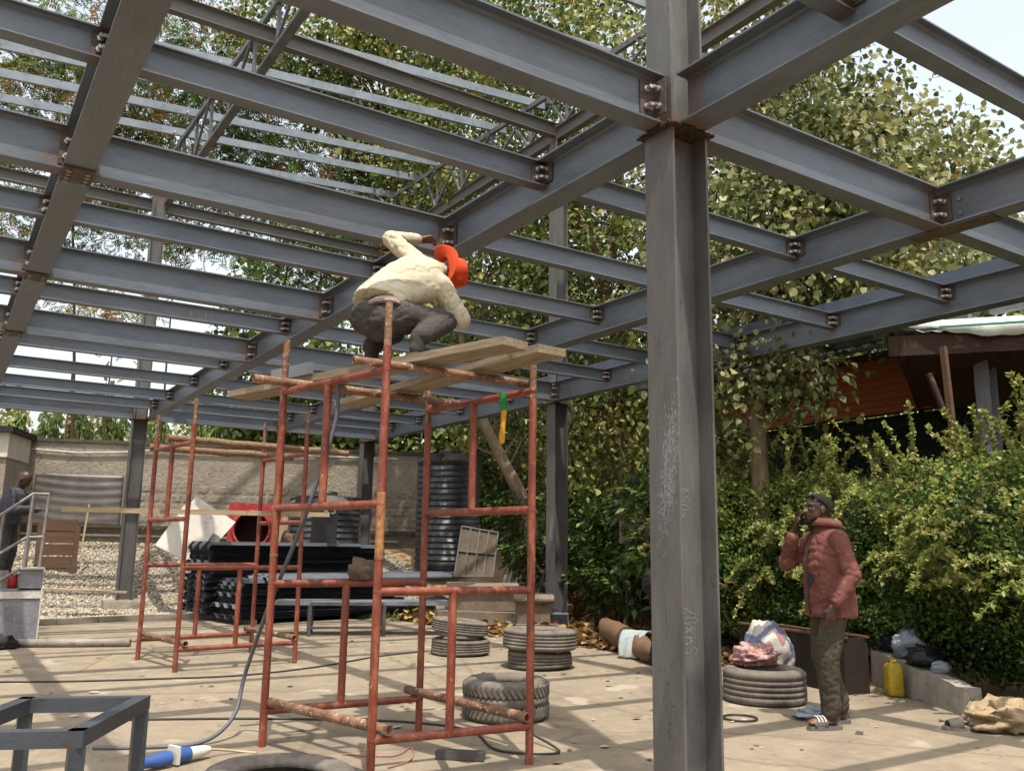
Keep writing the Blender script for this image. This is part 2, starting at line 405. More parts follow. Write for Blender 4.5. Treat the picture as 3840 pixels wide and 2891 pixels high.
# ---- roof: eave beams, ties, trusses, purlins
ZE = 8.30
ibeam((8.42, -3, ZE), (8.42, 18.7, ZE), .24, .13, m=M_UP); ibeam((8.52, -3, ZE+.3), (8.52, 18.7, ZE+.3), .06, .06, m=M_UP)
ibeam((-4.5, 11.45, ZE), (8.3, 11.45, ZE), .24, .13, m=M_UP); ibeam((-4.5, 18.45, 8.02), (8.2, 18.45, 8.02), .24, .13, m=M_UP)
ibeam((3.32, 3.5, ZE), (3.32, 3.52, ZE), .24, .13, m=M_UP)
PY = [8.75, 10.2, 11.3, 12.42, 13.75, 14.95, 16.03, 17.1, 18.43]
def ztop(x, y): return 8.93+(y-11.6)*.04+(x-3.3)*.07
def truss(x, ya, yb, zb, lab, wbot):
    t = tag(link('roof_truss', None, FRAME, Matrix.Translation((x, ya, zb))), lab)
    MB().bar((x, ya, ztop(x, ya)), (x, yb, ztop(x, yb)), .07, .09).build('top_chord', M_TR, t)
    if wbot: MB().bar((x, ya, zb), (x, yb, zb), wbot, .06).build('bottom_chord', M_TR, t)
    ps = [y for y in PY if ya < y < yb]
    for i, y in enumerate(ps):
        MB().bar((x+.02, y, zb), (x+.02, y, ztop(x, y)), .05, .05).build('strut', M_TR, t)
        if i+1 < len(ps) and (wbot == 0 or i % 2):
            y2 = ps[i+1]; a, c = (x-.02, y, ztop(x, y)), (x-.02, y2, zb)
            MB().bar(a, c, .04, .04).build('diagonal', M_TR, t)
            if wbot == 0: MB().bar((x-.02, y, zb), (x-.02, (y+y2)/2, ztop(x, (y+y2)/2)), .04, .04).build('diagonal', M_TR, t)
truss(3.30, 8.2, 18.6, 8.12, 'roof truss seen through the beams at upper left', .13)
truss(8.42, 3.0, 18.6, ZE+.24, 'roof truss behind the main column', 0)
pc = MB(); pc.prism([(0, 0), (.06, 0), (.06, .02), (.057, .02), (.057, .003), (.003, .003), (.003, .147), (.057, .147), (.057, .13), (.06, .13), (.06, .15), (0, .15)], 0, 13.6); pme = pc.mesh('purlin', M_PUR)
for y in PY:
    a, c = V((-4.8, y, ztop(-4.8, y)+.05)), V((8.85, y, ztop(8.85, y)+.05))
    pu = link('purlin', pme, FRAME, frame(a, c))
    if y > 12:
        for xx in (3.12,): bolt(pu, (xx, y-.002, ztop(xx, y)+.09), (0, -1, 0))
# chalk figures on beams and column (hand-drawn strokes)
M_SCUF = mat('white_scuff', (.42, .43, .45), (.3, .3, .32), sc=60, rough=.95, bump=0)
def chalk(strokes, O, X, Y, nrm, parent, w=.004, mm=None):
    m = MB(); O, X, Y, nrm = V(O), V(X), V(Y), V(nrm)
    for st in strokes:
        for (a, b_) in zip(st[:-1], st[1:]):
            p, q = O+X*a[0]+Y*a[1], O+X*b_[0]+Y*b_[1]; d = (q-p)
            if d.length < 1e-6: continue
            s_ = d.normalized().cross(nrm)*w/2; e = d.normalized()*w*.3
            m.add([p-s_-e, q-s_+e, q+s_+e, p+s_-e], [(0, 1, 2, 3)])
    return tag(m.build('chalk_mark' if mm is None else 'scuff_mark', mm or M_CHALK, parent), kind='stuff')
def arc(cx, cy, rx, ry, a0, a1, n=9): return [(cx+rx*math.cos(R(a0+(a1-a0)*i/n)), cy+ry*math.sin(R(a0+(a1-a0)*i/n))) for i in range(n+1)]
def dig(ch, x, h=1.0):
    w = .55
    D = {'2': [arc(.28, .74, .26, .24, 170, -40)+[(0.02, 0), (.55, .06)]], '1': [[(.3, 1), (.24, 0)]], '5': [[(.55, 1), (.12, .95), (.08, .58)]+arc(.24, .3, .28, .28, 110, -160)],
         '8': [arc(.28, .74, .2, .22, 0, 360, 12), arc(.28, .27, .26, .26, 0, 360, 12)], '3': [arc(.22, .75, .26, .22, 150, -80)+arc(.22, .27, .28, .26, 90, -150)], '0': [arc(.28, .5, .24, .44, 0, 360, 14)],
         'x': [[(0, .1), (.45, .6)], [(.42, .1), (.05, .6)]], 's': [arc(.28, .7, .22, .2, 20, 260)+arc(.26, .25, .22, .22, 80, -150)], '.': [[(.1, .02), (.16, .1)]], ',': [[(.2, .06), (.05, -.2)]], '4': [[(.4, 1), (0, .4), (.55, .38)], [(.42, .65), (.36, -.05)]], 'm': [[(0, 0), (.02, .6), (.2, .35), (.3, .6), (.5, .3), (.55, 0)]]}
    return [[(x+p[0]*h*.62, p[1]*h) for p in st] for st in D[ch]]
def word(t, h): 
    out = []
    for i, c in enumerate(t): out += dig(c, i*h*.5, h)
    return out
YW = -.0065
bA = FRAME
chalk(word('215.4', .11), (2.42, 10.03+YW, ZS+.14), (-1, 0, 0), (0, 0, -1), (0, -1, 0), bA, .006)
chalk(word('2,50', .15), (4.05, 8.70+YW-.002, ZS+.02), (1, 0, 0), (0, 0, 1), (0, -1, 0), bA, .007)
chalk(word('28xms', .1), (3.30, 3.40-.0075, 1.0), (0, 0, -1), (1, 0, 0), (0, -1, 0), bA, .004)
chalk(word('450x', .09), (3.27, 3.40-.0075, 1.62), (0, 0, -1), (1, 0, 0), (0, -1, 0), bA, .004)
sc_ = []
for i in range(900):
    t = random.gauss(0, .15); u_ = random.gauss(.02+t*.12, .026); l = random.uniform(.004, .022); sc_.append([(u_, t), (u_+random.uniform(-.004, .008), t+l)])
chalk(sc_, (3.32-.1358, 3.38, 1.72), (0, -1, 0), (0, 0, 1), (-1, 0, 0), bA, .0018, M_SCUF)
chalk([[(a*1.0, b_*.8) for a, b_ in st] for st in sc_[:500]], (8.42-.1358, 11.5, 1.55), (0, -1, 0), (0, 0, 1), (-1, 0, 0), bA, .003, M_SCUF)
# ================================================================== SCAFFOLDS
def rtmat():
    s = N('red_scaffold_paint'); co = s.coord('Object'); st = s.coord('Object', (1, 1, .35))
    col = s.ramp(s.noise(co, 3.5, 5), [(.3, rgb('652d1f')), (.6, rgb('7b3927')), (.8, rgb('4a2118'))])
    col = s.mix(s.ramp(s.noise(st, 16, 7, .75), [(.5, 0), (.62, .8)]), col, rgb('93593f'))
    col = s.mix(s.ramp(s.noise(co, 42, 5, .7), [(.62, 0), (.69, 1)]), col, rgb('b08d75'))
    col = s.mix(s.ramp(s.noise(co, 2.2, 3), [(.6, 0), (.7, .8)]), col, rgb('4a2018'))
    s.bump(s.noise(st, 40, 5), .3, .006); return s.set(col, s.ramp(s.noise(co, 5, 4), [(.35, .32), (.65, .6)]), 0, .5)
M_RED = rtmat()
M_RUSTP = mat('rusty_pipe', rgb('5c3d2b'), rgb('8a6a52'), rgb('c0a389'), sc=9, rough=.75, bump=.7, bs=45, bd=.012)
M_YEL = mat('worn_yellow_paint', rgb('a8844f'), rgb('85452e'), rgb('70392a'), sc=26, rough=.6)
def wood(name, a, b_, c, sx=(1, 12, 12)):
    s = N(name); co = s.coord('Object', sx); w = s.noise(co, 3, 7, .65, .5)
    col = s.ramp(w, [(.3, a), (.55, b_), (.75, c)]); col = s.mix(s.ramp(s.noise(s.coord('Object'), 7, 6, .7), [(.62, 0), (.7, .8)]), col, rgb('6b5138'))
    s.bump(w, .4, .006); MT[name] = s.set(col, .8, 0, .25); return s.m
M_PLANK = wood('raw_plank', rgb('998c76'), rgb('80735e'), rgb('635645'))
M_PALE = wood('pale_board', rgb('ab9a80'), rgb('9a866a'), rgb('857054'))
TR = .0255
def tower(name, label, P, top, rust_top, low, seed):
    """P = L,N,R,F ground points; upper frames L-N and F-R, lower frames L-F and N-R"""
    L, Nn, Rr, F = [V((*p, 0)) for p in P]; c = (L+Nn+Rr+F)/4
    t = thing(name, label, 'scaffold', tuple(c)); Z = lambda p, z: V((p.x, p.y, z))
    for p, zt in zip((L, Nn, Rr, F), top):
        o = MB().tube([Z(p, 0), Z(p, zt-.27)], TR, 14).build('post', M_RED, t)
        MB().tube([Z(p, zt-.27), Z(p, zt)], TR*.9, 14).build('spigot', M_RUSTP, o); MB().tube([Z(p, 1.21), Z(p, 1.225)], TR*1.1, 14).build('collar', M_RUSTP, o)
    for a, b_, zz in ((L, Nn, (1.53, 2.33)), (F, Rr, (1.53, 2.30)), (L, F, (.22, 1.03)), (Nn, Rr, (.22, 1.03))):
        for z in zz: MB().tube([Z(a, z), Z(b_, z)], TR, 14).build('ledger', M_RED, t)
        m = a.lerp(b_, .47); MB().tube([Z(m, zz[0]), Z(m, zz[1])], TR*1.02, 14).build('upright', M_RED, t)
        for z in zz:
            for q in (a, b_): MB().ball(Z(q, z), TR*1.12, 8, 6).build('weld', M_RED, t)
    return t
P1 = [(1.94, 5.87), (2.18, 4.72), (3.19, 4.63), (3.05, 5.82)]
T1 = tower('scaffold_tower', 'red painted scaffold tower in front that carries the crouching worker', P1, (2.70, 2.75, 2.52, 2.47), True, True, 1)
pt = MB(); pt.tube([(2.18, 4.72, 1.225), (2.18, 4.72, 1.60)], TR*1.012, 14, caps=False); pt.build('paint_patch', M_YEL, T1)
def lp(a, b_, z0, z1, parent, r=.03, ext=(.1, .1)):
    a, b_ = V((*a, z0)), V((*b_, z1)); d = (b_-a).normalized(); MB().pipe(a-d*ext[0], b_+d*ext[1], r).build('loose_pipe', M_RUSTP, parent)
lp((1.97, 5.85), (2.24, 4.76), .275, .275, T1, .03, (.0, .1)); lp((3.0, 5.80), (3.15, 4.66), .275, .275, T1, .03, (.1, .06))
lp((2.12, 4.80), (3.22, 4.70), 2.384, 2.36, T1, .026, (.12, -.02)); lp((1.90, 5.78), (3.1, 5.72), 2.384, 2.36, T1, .03, (.2, .15))
P2 = [(2.06, 10.66), (2.20, 9.51), (3.49, 9.64), (3.36, 10.80)]
T2 = tower('scaffold_tower', 'red scaffold tower farther back with rough poles on top', P2, (2.74, 2.80, 2.80, 2.78), True, True, 2)
lp((2.10, 10.62), (2.26, 9.6), .275, .275, T2, .03, (.0, .12)); lp((3.33, 10.6), (3.45, 9.7), .275, .275, T2, .03, (.25, .1))
M_POLE = mat('rough_pole', rgb('8d7257'), rgb('6e5640'), rgb('4b3829'), sc=25, rough=.9, bump=.9, bs=60, bd=.02)
def pole(a, b_, r, lab):
    a, b_ = V(a), V(b_); n_ = 12; pts = [a.lerp(b_, i/n_)+V((0, 0, random.uniform(-.008, .008))) for i in range(n_+1)]
    tag(MB().tube(pts, [r*random.uniform(.9, 1.1) for _ in pts], 10).build('timber_pole', M_POLE), lab, 'pole', 'rough timber poles')
pole((2.05, 10.05, 2.415), (4.25, 10.25, 2.41), .04, 'upper rough timber pole lying across the rear scaffold')
pole((2.0, 10.72, 2.37), (3.75, 10.83, 2.37), .04, 'lower rough timber pole across the back of the rear scaffold')
def plank(p0, p1, w, h, m, lab, name='plank', cat='plank', group=None):
    p0, p1 = V(p0), V(p1); L = (p1-p0).length; b = MB(); n_ = 14
    vs = []
    for i in range(n_+1):
        x = L*i/n_; e = random.uniform(-.004, .004); f = random.uniform(-.003, .003)
        vs += [(x, -w/2+e, 0), (x, w/2+f, 0), (x, w/2+f*.5, h), (x, -w/2+e*.5, h)]
    fs = [(i*4+a, (i+1)*4+a, (i+1)*4+(a+1) % 4, i*4+(a+1) % 4) for i in range(n_) for a in range(4)]+[(0, 1, 2, 3), (n_*4+3, n_*4+2, n_*4+1, n_*4)]
    b.add(vs, fs); o = link(name, b.mesh(name, m), None, frame(p0, p1)); o['len'] = L
    return tag(o, lab, cat, group)
plank((1.92, 6.88, 2.413), (2.66, 4.04, 2.413), .21, .048, M_PLANK, 'wooden plank under the worker nearest the left post')
plank((2.76, 6.74, 2.413), (2.93, 4.06, 2.411), .21, .048, M_PLANK, 'wooden plank on the scaffold farther to the right')
plank((1.17, 10.85, 1.60), (4.08, 10.35, 1.62), .09, .055, M_PALE, 'long pale board lying level across the rear scaffold')
# ================================================================== WALL, TANKS, MATERIALS ON SITE
WA, WB = V((-6, 25.2, 0)), V((10.9, 19.05, 0)); WD = (WB-WA).normalized(); WN = V((WD.y, -WD.x, 0)); WN = WN if WN.y < 0 else -WN
WL = (WB-WA).length; WROT = Matrix((WD, -WN, V((0, 0, 1)))).transposed()
def wp(t, z, off=0): return WA+WD*t+WN*off+V((0, 0, z))
M_PLAS = mat('grey_plaster', rgb('80776a'), rgb('938a7a'), rgb('6d6458'), sc=2.2, rough=.95, bump=.8, bs=14, bd=.03)
M_COPE = mat('dark_coping', rgb('3a352f'), rgb('54493c'), sc=5, rough=.9)
wall = thing('boundary_wall', 'grey boundary wall of stone textured plaster behind the yard', 'wall', tuple(wp(WL/2, 1.0)))
MB().box(wp(WL/2, 2.0), (WL, .2, 2.96), WROT).build('wall_core', M_PLAS, wall)
MB().box(wp(WL/2, 3.515), (WL, .3, .07), WROT).build('coping', M_COPE, wall)
# relief stones: irregular raised plaster blocks, six shared shapes
stones = []
for k in range(6):
    b = bmesh.new(); nx_, nz_ = 5, 4; g = {}
    rr = random.Random(k)
    for i in range(nx_+1):
        for j in range(nz_+1):
            u_, w_ = i/nx_-.5, j/nz_-.5; edge = i in (0, nx_) or j in (0, nz_)
            jx = rr.uniform(-.05, .05); g[i, j] = b.verts.new((u_+jx, 0 if edge else -.5-rr.random()*.5, w_+rr.uniform(-.05, .05)))
    for i in range(nx_):
        for j in range(nz_): b.faces.new((g[i, j], g[i+1, j], g[i+1, j+1], g[i, j+1]))
    me = bpy.data.meshes.new('plaster_stone'); b.to_mesh(me); b.free(); me.materials.append(M_PLAS); stones.append(me)
z = 1.0; cnt = 0
while z < 3.44:
    h = random.choice((.17, .22, .27)); h = min(h, 3.48-z); t = 4.5+random.random()*.3
    while t < WL-.1 and cnt < 300:
        w = random.uniform(.2, .42); c = wp(t+w/2, z+h/2, .099)
        link('plaster_stone', stones[cnt % 6], wall, Matrix.Translation(c) @ WROT.to_4x4() @ Matrix.Diagonal((w*.93, .013*random.choice((1, 1.5)), h*.9, 1))); t += w; cnt += 1
    z += h
M_PIPEW = mat('white_pipe', rgb('b9b6ae'), rgb('9d9a92'), rough=.5)
tag(MB().tube([wp(8.0, 1.42, .16), wp(WL-1.5, 1.36, .16)], .028, 8).build('white_conduit', M_PIPEW), 'white plastic pipe running low along the plaster wall', 'pipe')
tag(MB().tube([wp(7.6+i*.8, 3.36-.12*math.sin(min(1, i/4)*math.pi)*(i < 5), .15) for i in range(12)], .02, 6).build('slack_cable', M_PIPEW), 'slack grey cable hanging along the top of the wall', 'cable')
tag(MB().bar(wp(8.0, 1.62, .2), wp(WL-.5, 1.58, .2), .14, .06).build('steel_channel', M_COPE), 'rusty steel channel laid along the wall foot', 'steel channel')
# wavy dark sheet leaning on wall
s = N('dark_sheet'); co = s.coord('Object'); MT['dark_sheet'] = s.set(s.ramp(s.noise(co, 3, 5), [(.3, rgb('4f4a46')), (.7, rgb('6a645e'))]), .38, .2, .5); s.bump(s.noise(co, 30, 4), .1, .004)
b = MB(); t0 = (V((1.83, 22.35, 0))-WA).dot(WD); n1, n2 = 24, 22; vs = []
for i in range(n1+1):
    for j in range(n2+1):
        u_, w_ = i/n1, j/n2; wv = .016*math.sin(w_*38+math.sin(u_*3.1)*3.2+u_*2)*(.4+.6*w_); vs.append(wp(t0+u_*1.86, 1.62+w_*1.12+.03*math.sin(u_*3)*w_, .2-.09*w_+wv))
b.add(vs, [(i*(n2+1)+j, (i+1)*(n2+1)+j, (i+1)*(n2+1)+j+1, i*(n2+1)+j+1) for i in range(n1) for j in range(n2)], None, True)
o = b.build('wavy_sheet', MT['dark_sheet']); md = o.modifiers.new('t', 'SOLIDIFY'); md.thickness = .006
tag(o, 'dark rippled metal sheet leaning against the plaster wall', 'sheet')
# shed at far left
M_WHITE = mat('white_paint', rgb('c9c3b6'), rgb('b6b0a4'), sc=3, rough=.7); M_DARK = mat('dark_opening', rgb('231d1a'), rgb('2e2724'), rough=.9)
sh = thing('site_shed', 'pale shed with a dark doorway at the far left edge', 'shed', tuple(wp(5.6, 1.0, .9)))
MB().box(wp(6.6, 3.22, .95), (3.2, 1.5, .52), WROT).build('white_panel', M_WHITE, sh); MB().box(wp(6.6, 3.53, 1.0), (3.4, 1.7, .12), WROT).build('fascia', M_DARK, sh)
MB().box(wp(8.1, 2.0, .9), (.16, 1.5, 2.1), WROT).build('side_wall', M_PLAS, sh); MB().box(wp(6.5, 2.0, .45), (3.0, .1, 2.1), WROT).build('back_wall', M_DARK, sh)

# ---- plastic water tanks
M_TANK = mat('black_tank_plastic', rgb('1d1d1f'), rgb('28282a'), rgb('3d3a36'), sc=3, rough=.42, bump=.1, spec=.5)
M_DUST = mat('dusty_tank_top', rgb('3a3733'), rgb('5c554a'), sc=4, rough=.8)
def tank(x, y, z0, r, h, lab, ribs, tall=True):
    t = thing('water_tank', lab, 'water tank', (x, y, z0), 0, 'black plastic water tanks'); c = (x, y, z0)
    pr = [(r*.98, 0)]; n_ = ribs
    for i in range(n_):
        zz = .08+i*(h-.16)/n_; dz = (h-.16)/n_
        pr += [(r, zz), (r, zz+dz*.5), (r*.968, zz+dz*.64), (r*.968, zz+dz*.86), (r, zz+dz)]
    pr += [(r, h)]
    MB().revolve(pr, 40, c).build('ribbed_body', M_TANK, t)
    MB().revolve([(r, h), (r*.97, h+.03), (r*.8, h+.1), (r*.5, h+.17), (r*.3, h+.19), (.001, h+.19)], 40, c).build('domed_top', M_DUST, t)
    MB().revolve([(.24, h+.18), (.24, h+.24), (.2, h+.26), (.001, h+.26)], 24, c).build('lid', M_TANK, t)
    for a in (-2.6, -.9, .7, 2.2):
        q = V((math.cos(a), math.sin(a), 0)); MB().box(V(c)+q*(r*.84)+V((0, 0, h+.055)), (r*.34, r*.5, .15), Matrix.Rotation(a, 3, 'Z')).build('lifting_lug', M_TANK, t)
    return t
tank(9.5, 17.05, .78, .71, 2.33, 'tall ribbed black water tank beside the leaning tree trunk', 17)
tk = tank(6.62, 17.0, 1.1, .72, .98, 'low ribbed black water tank behind the steel sheets', 7)
vd = V((.365, .93, 0)).normalized()
pn = MB().box(V((6.62, 17.0, 1.6))-vd*.71, (.5, .05, .85), Matrix.Rotation(math.atan2(-vd.x, vd.y), 3, 'Z')).build('logo_panel', M_TANK, tk)
rx = V((vd.y, -vd.x, 0)); cc = V((6.62, 17.0, 0))-vd*.742
def glyphs(strokes, O, h, parent, w=.02, m=None):
    m_ = MB()
    for st in strokes:
        for a, b_ in zip(st[:-1], st[1:]):
            p, q = O+rx*(a[0]*h)+V((0, 0, a[1]*h)), O+rx*(b_[0]*h)+V((0, 0, b_[1]*h)); m_.bar(p, q, .006, w)
    return tag(m_.build('lettering', m or M_WHITE, parent), kind='stuff')
K_ = [[(0, 0), (0, 1)], [(.5, 1), (.02, .5), (.5, 0)]]; S_ = [[(1.15, .85), (.95, 1), (.72, .85), (.78, .6), (1.1, .4), (1.12, .12), (.9, 0), (.68, .12)]]
glyphs(K_+S_, cc-rx*.0+V((0, 0, 1.87)), .17, tk, .02)
gl = []
for i, ch in enumerate('GSLPI'):
    D = {'G': [[(.5, .85), (.3, 1), (.05, .8), (.05, .2), (.3, 0), (.5, .2), (.5, .5), (.3, .5)]], 'S': [[(.5, .85), (.3, 1), (.08, .8), (.15, .55), (.42, .45), (.5, .2), (.3, 0), (.05, .15)]], 'L': [[(.1, 1), (.1, 0), (.5, 0)]], 'P': [[(.1, 0), (.1, 1), (.45, .95), (.45, .55), (.1, .5)]], 'I': [[(.2, 0), (.2, 1)]]}[ch]
    gl += [[(i*.72+p[0], p[1]) for p in st] for st in D]
glyphs(gl, cc-rx*.17+V((0, 0, 1.2)), .095, tk, .012, mat('faded_print', rgb('6b6964'), rgb('55534f'), rough=.8))

# ---- stacked steel decking sheets
M_DECK = mat('dark_decking', rgb('3d4045'), rgb('4d5056'), rgb('656970'), sc=2, rough=.45, metal=.1, bump=.05, stretch=(.4, 3, 3))
M_DECKL = mat('grey_decking', rgb('5a5f66'), rgb('686d75'), sc=2, rough=.5, metal=.2, bump=.03)
def deckmesh(L, m, ribs=3, pitch=.3, h=.06):
    top = []; x = 0
    for k in range(ribs): top += [(x, 0), (x+.06, 0), (x+.1, h), (x+.2, h), (x+.24, 0)]; x += pitch
    top += [(x, 0)]; t = .004; b = MB(); n_ = len(top)
    vs = [(u_, y, z_) for u_ in (0, L) for (y, z_) in top]+[(u_, y, z_-t) for u_ in (0, L) for (y, z_) in top]
    fs = [(i, i+1, n_+i+1, n_+i) for i in range(n_-1)]+[(2*n_+i+1, 2*n_+i, 3*n_+i, 3*n_+i+1) for i in range(n_-1)]+[(i, 2*n_+i, 2*n_+i+1, i+1) for i in range(n_-1)]+[(n_+i+1, 3*n_+i+1, 3*n_+i, n_+i) for i in range(n_-1)]
    b.add(vs, fs); return b.mesh('decking_sheet', m)
dm = [deckmesh(3.3, M_DECK), deckmesh(3.0, M_DECK), deckmesh(3.55, M_DECK), deckmesh(4.2, M_DECKL), deckmesh(3.15, M_DECKL)]
DU = V((.985, .174, 0)); DV = V((-.174, .985, 0)); D0 = V((4.12, 14.25, 0)); ang = math.atan2(DU.y, DU.x)
def sheet(mesh, u_, v_, z_, rot=0, flip=False, lab=None, grp=None):
    p = D0+DU*u_+DV*v_+V((0, 0, z_)); M = Matrix.Translation(p) @ Matrix.Rotation(ang+rot, 4, 'Z')
    if flip: M = M @ Matrix.Translation((0, .9, .06)) @ Matrix.Rotation(math.pi, 4, 'X')
    return tag(link('decking_sheet', mesh, None, M), lab, 'metal sheet', grp)
def pile(u0, v0, z0, n_, dz, lab, grp, ms, amp):
    z_ = z0
    for i in range(n_):
        k = (i//9) % len(ms)
        sheet(dm[4 if i % 5 == 2 else ms[k]], u0+random.uniform(-amp, amp)*(3 if i % 7 == 0 else 1), v0+random.uniform(-.02, .02), z_, random.uniform(-.006, .006), False, lab, grp); z_ += dz
    return z_
for v_, lx in ((.15, 0), (1.1, 0)):
    for u_ in (.4, 2.7):
        tag(MB().bar(D0+DU*u_+DV*(v_-.1)+V((0, 0, .04)), D0+DU*u_+DV*(v_+.9)+V((0, 0, .04)), .08, .08).build('timber_bearer', M_PLANK), 'short timber bearer under the stacked steel sheets', 'timber', 'bearers under the sheets')
zt = pile(.15, .05, .085, 24, .0245, 'dark profiled steel sheet in the front pile of sheets', 'front pile of decking sheets', (0, 1), .04)
pile(0, 1.0, .085, 46, .0258, 'dark profiled steel sheet in the tall rear pile of sheets', 'rear pile of decking sheets', (0, 2, 1), .07)
for i in range(3): sheet(dm[3], .55+.1*i, -.05+.06*i, zt+.01+.016*i, .02, False, 'long light grey profiled sheet on top of the front pile', 'light grey sheets on the front pile')
# steel trestle bench in front of the pile, with a flat sheet on it
M_BNCH = mat('bench_steel', rgb('3f3d3d'), rgb('55524f'), rgb('5a4230'), sc=6, rough=.6)
be = thing('trestle_bench', 'low steel trestle bench in front of the piled sheets', 'bench', (5.2, 12.45, 0))
BX = V((.915, -.40, 0)); BY = V((.40, .915, 0)); B0 = V((4.62, 12.25, 0))
for u_ in (0, 1.05):
    for v_ in (0, .55): MB().bar(B0+BX*u_+BY*v_, B0+BX*u_+BY*v_+V((0, 0, .44)), .045, .045).build('leg', M_BNCH, be)
for a, b_ in (((0, 0), (1.05, 0)), ((0, .55), (1.05, .55)), ((0, 0), (0, .55)), ((1.05, 0), (1.05, .55))):
    MB().bar(B0+BX*a[0]+BY*a[1]+V((0, 0, .45)), B0+BX*b_[0]+BY*b_[1]+V((0, 0, .45)), .045, .045).build('rail', M_BNCH, be)
MB().bar(B0+BX*0+BY*0+V((0, 0, .12)), B0+BX*1.05+V((0, 0, .12)), .035, .035).build('stretcher', M_BNCH, be)
M_FLAT = mat('flat_grey_sheet', rgb('73777d'), rgb('83878c'), sc=2, rough=.35, metal=.3, bump=.02)
vs = [B0+BX*u_+BY*v_+V((0, 0, .475+(.05 if abs(v_) < .01 else 0)*0)) for v_ in (-.08, .62) for u_ in (-.25, 2.0)]
fo = MB(); fo.box(B0+BX*.75+BY*.3+V((0, 0, .478)), (2.5, .6, .006), Matrix((BX, BY, V((0, 0, 1)))).transposed()); fo.box(B0+BX*.75+BY*.0+V((0, 0, .455)), (2.5, .004, .05), Matrix((BX, BY, V((0, 0, 1)))).transposed())
tag(fo.build('folded_sheet', M_FLAT), 'folded light grey metal sheet lying on the trestle bench', 'metal sheet')
# ---- white boards leaning, red slide piece, boards, rubbish behind the pile
M_WB = mat('white_board', rgb('bfb8ae'), rgb('b3aba0'), rgb('988e82'), sc=2, rough=.6, bump=.05)
def quadboard(pts, th, m, name, lab, cat='board', group=None):
    p = [V(q) for q in pts]; nrm = (p[1]-p[0]).cross(p[3]-p[0]).normalized()*th; b = MB()
    b.add(p+[q+nrm for q in p], [(0, 1, 2, 3), (7, 6, 5, 4), (0, 4, 5, 1), (1, 5, 6, 2), (2, 6, 7, 3), (3, 7, 4, 0)]); return tag(b.build(name, m), lab, cat, group)
quadboard([(3.33, 16.60, 1.22), (3.92, 16.35, .90), (4.42, 16.45, 1.66), (3.86, 16.75, 2.03)], .02, M_WB, 'white_panel_board', 'front white panel board leaning askew behind the rear scaffold', group='white boards')
quadboard([(3.42, 16.75, 1.30), (4.12, 16.5, .95), (4.72, 16.6, 1.66), (4.05, 16.95, 2.12)], .02, M_WB, 'white_panel_board', 'rear white panel board leaning behind the first white one', group='white boards')
M_REDP = mat('red_plastic', rgb('9a2a2c'), rgb('aa3a39'), rgb('b3695f'), sc=3, rough=.5)
sl = thing('red_play_tunnel', 'faded red plastic play tunnel piece with a round opening', 'play tunnel', (5.35, 17.75, 1.1))
fx = V((.957, -.29, 0)); fy = V((.29, .957, 0)); c0 = V((5.36, 17.7, 1.55))
b = MB(); n_ = 28
for dpt in (0, .3):
    pass
ring = lambda r, d: [c0+fx*(r*math.cos(i*2*math.pi/n_))+V((0, 0, r*math.sin(i*2*math.pi/n_)))+fy*d for i in range(n_)]
sq = lambda d: [c0+fx*(max(-.46, min(.5, .8*math.cos(i*2*math.pi/n_))))+V((0, 0, max(-.45, min(.52, .8*math.sin(i*2*math.pi/n_)))))+fy*d for i in range(n_)]
A0, B0_, C0, D0_ = ring(.33, 0), sq(0), ring(.33, .5), sq(.5)
b.add(A0+B0_+C0+D0_, [(i, (i+1) % n_, n_+(i+1) % n_, n_+i) for i in range(n_)]+[(n_+i, n_+(i+1) % n_, 3*n_+(i+1) % n_, 3*n_+i) for i in range(n_)]+[((i+1) % n_, i, 2*n_+i, 2*n_+(i+1) % n_) for i in range(n_)]); b.build('tunnel_body', M_REDP, sl)
MB().tube([c0+fx*(.36*math.cos(i*2*math.pi/24))+V((0, 0, .36*math.sin(i*2*math.pi/24)))-fy*.01 for i in range(25)], .03, 8, False).build('rim', M_REDP, sl)
MB().add(ring(.33, .48), [tuple(range(n_))]).build('dark_inside', M_DARK, sl)
quadboard([(5.72, 17.3, .95), (6.15, 17.2, .95), (6.02, 17.5, 2.0), (5.80, 17.55, 2.16)], .025, wood('grey_old_wood', rgb('9c8b78'), rgb('84735f'), rgb('6b5a48'), (8, 8, 1.5)), 'old_board', 'grey weathered board standing between red tunnel and low tank')
def lump(c, r, m, amp=.25, fq=3.0, n_=20, m_=14, flat=None, seed=0):
    off = V((seed*7.1, seed*3.3, seed*1.7))
    def fn(p, d):
        k = 1+amp*MN.noise(d*fq+off)+amp*.5*MN.noise(d*fq*2.7+off); p = p*k
        if flat is not None: p.z = max(p.z, -r[2]*flat)
        return p
    return MB().ball(V(c)+V((0, 0, r[2]*(flat if flat is not None else 1))), r, n_, m_, fn=fn)
M_RAG = mat('brown_rag', rgb('6b5546'), rgb('4d3d33'), rgb('7d6753'), sc=8, rough=.95, bump=.6, bs=25, bd=.02)
tag(lump((6.05, 17.0, 1.05), (.3, .25, .28), M_RAG, .5, 2.5, flat=.8, seed=3).build('rag_heap', M_RAG), 'heap of brown rags beside the low black tank', 'rags')
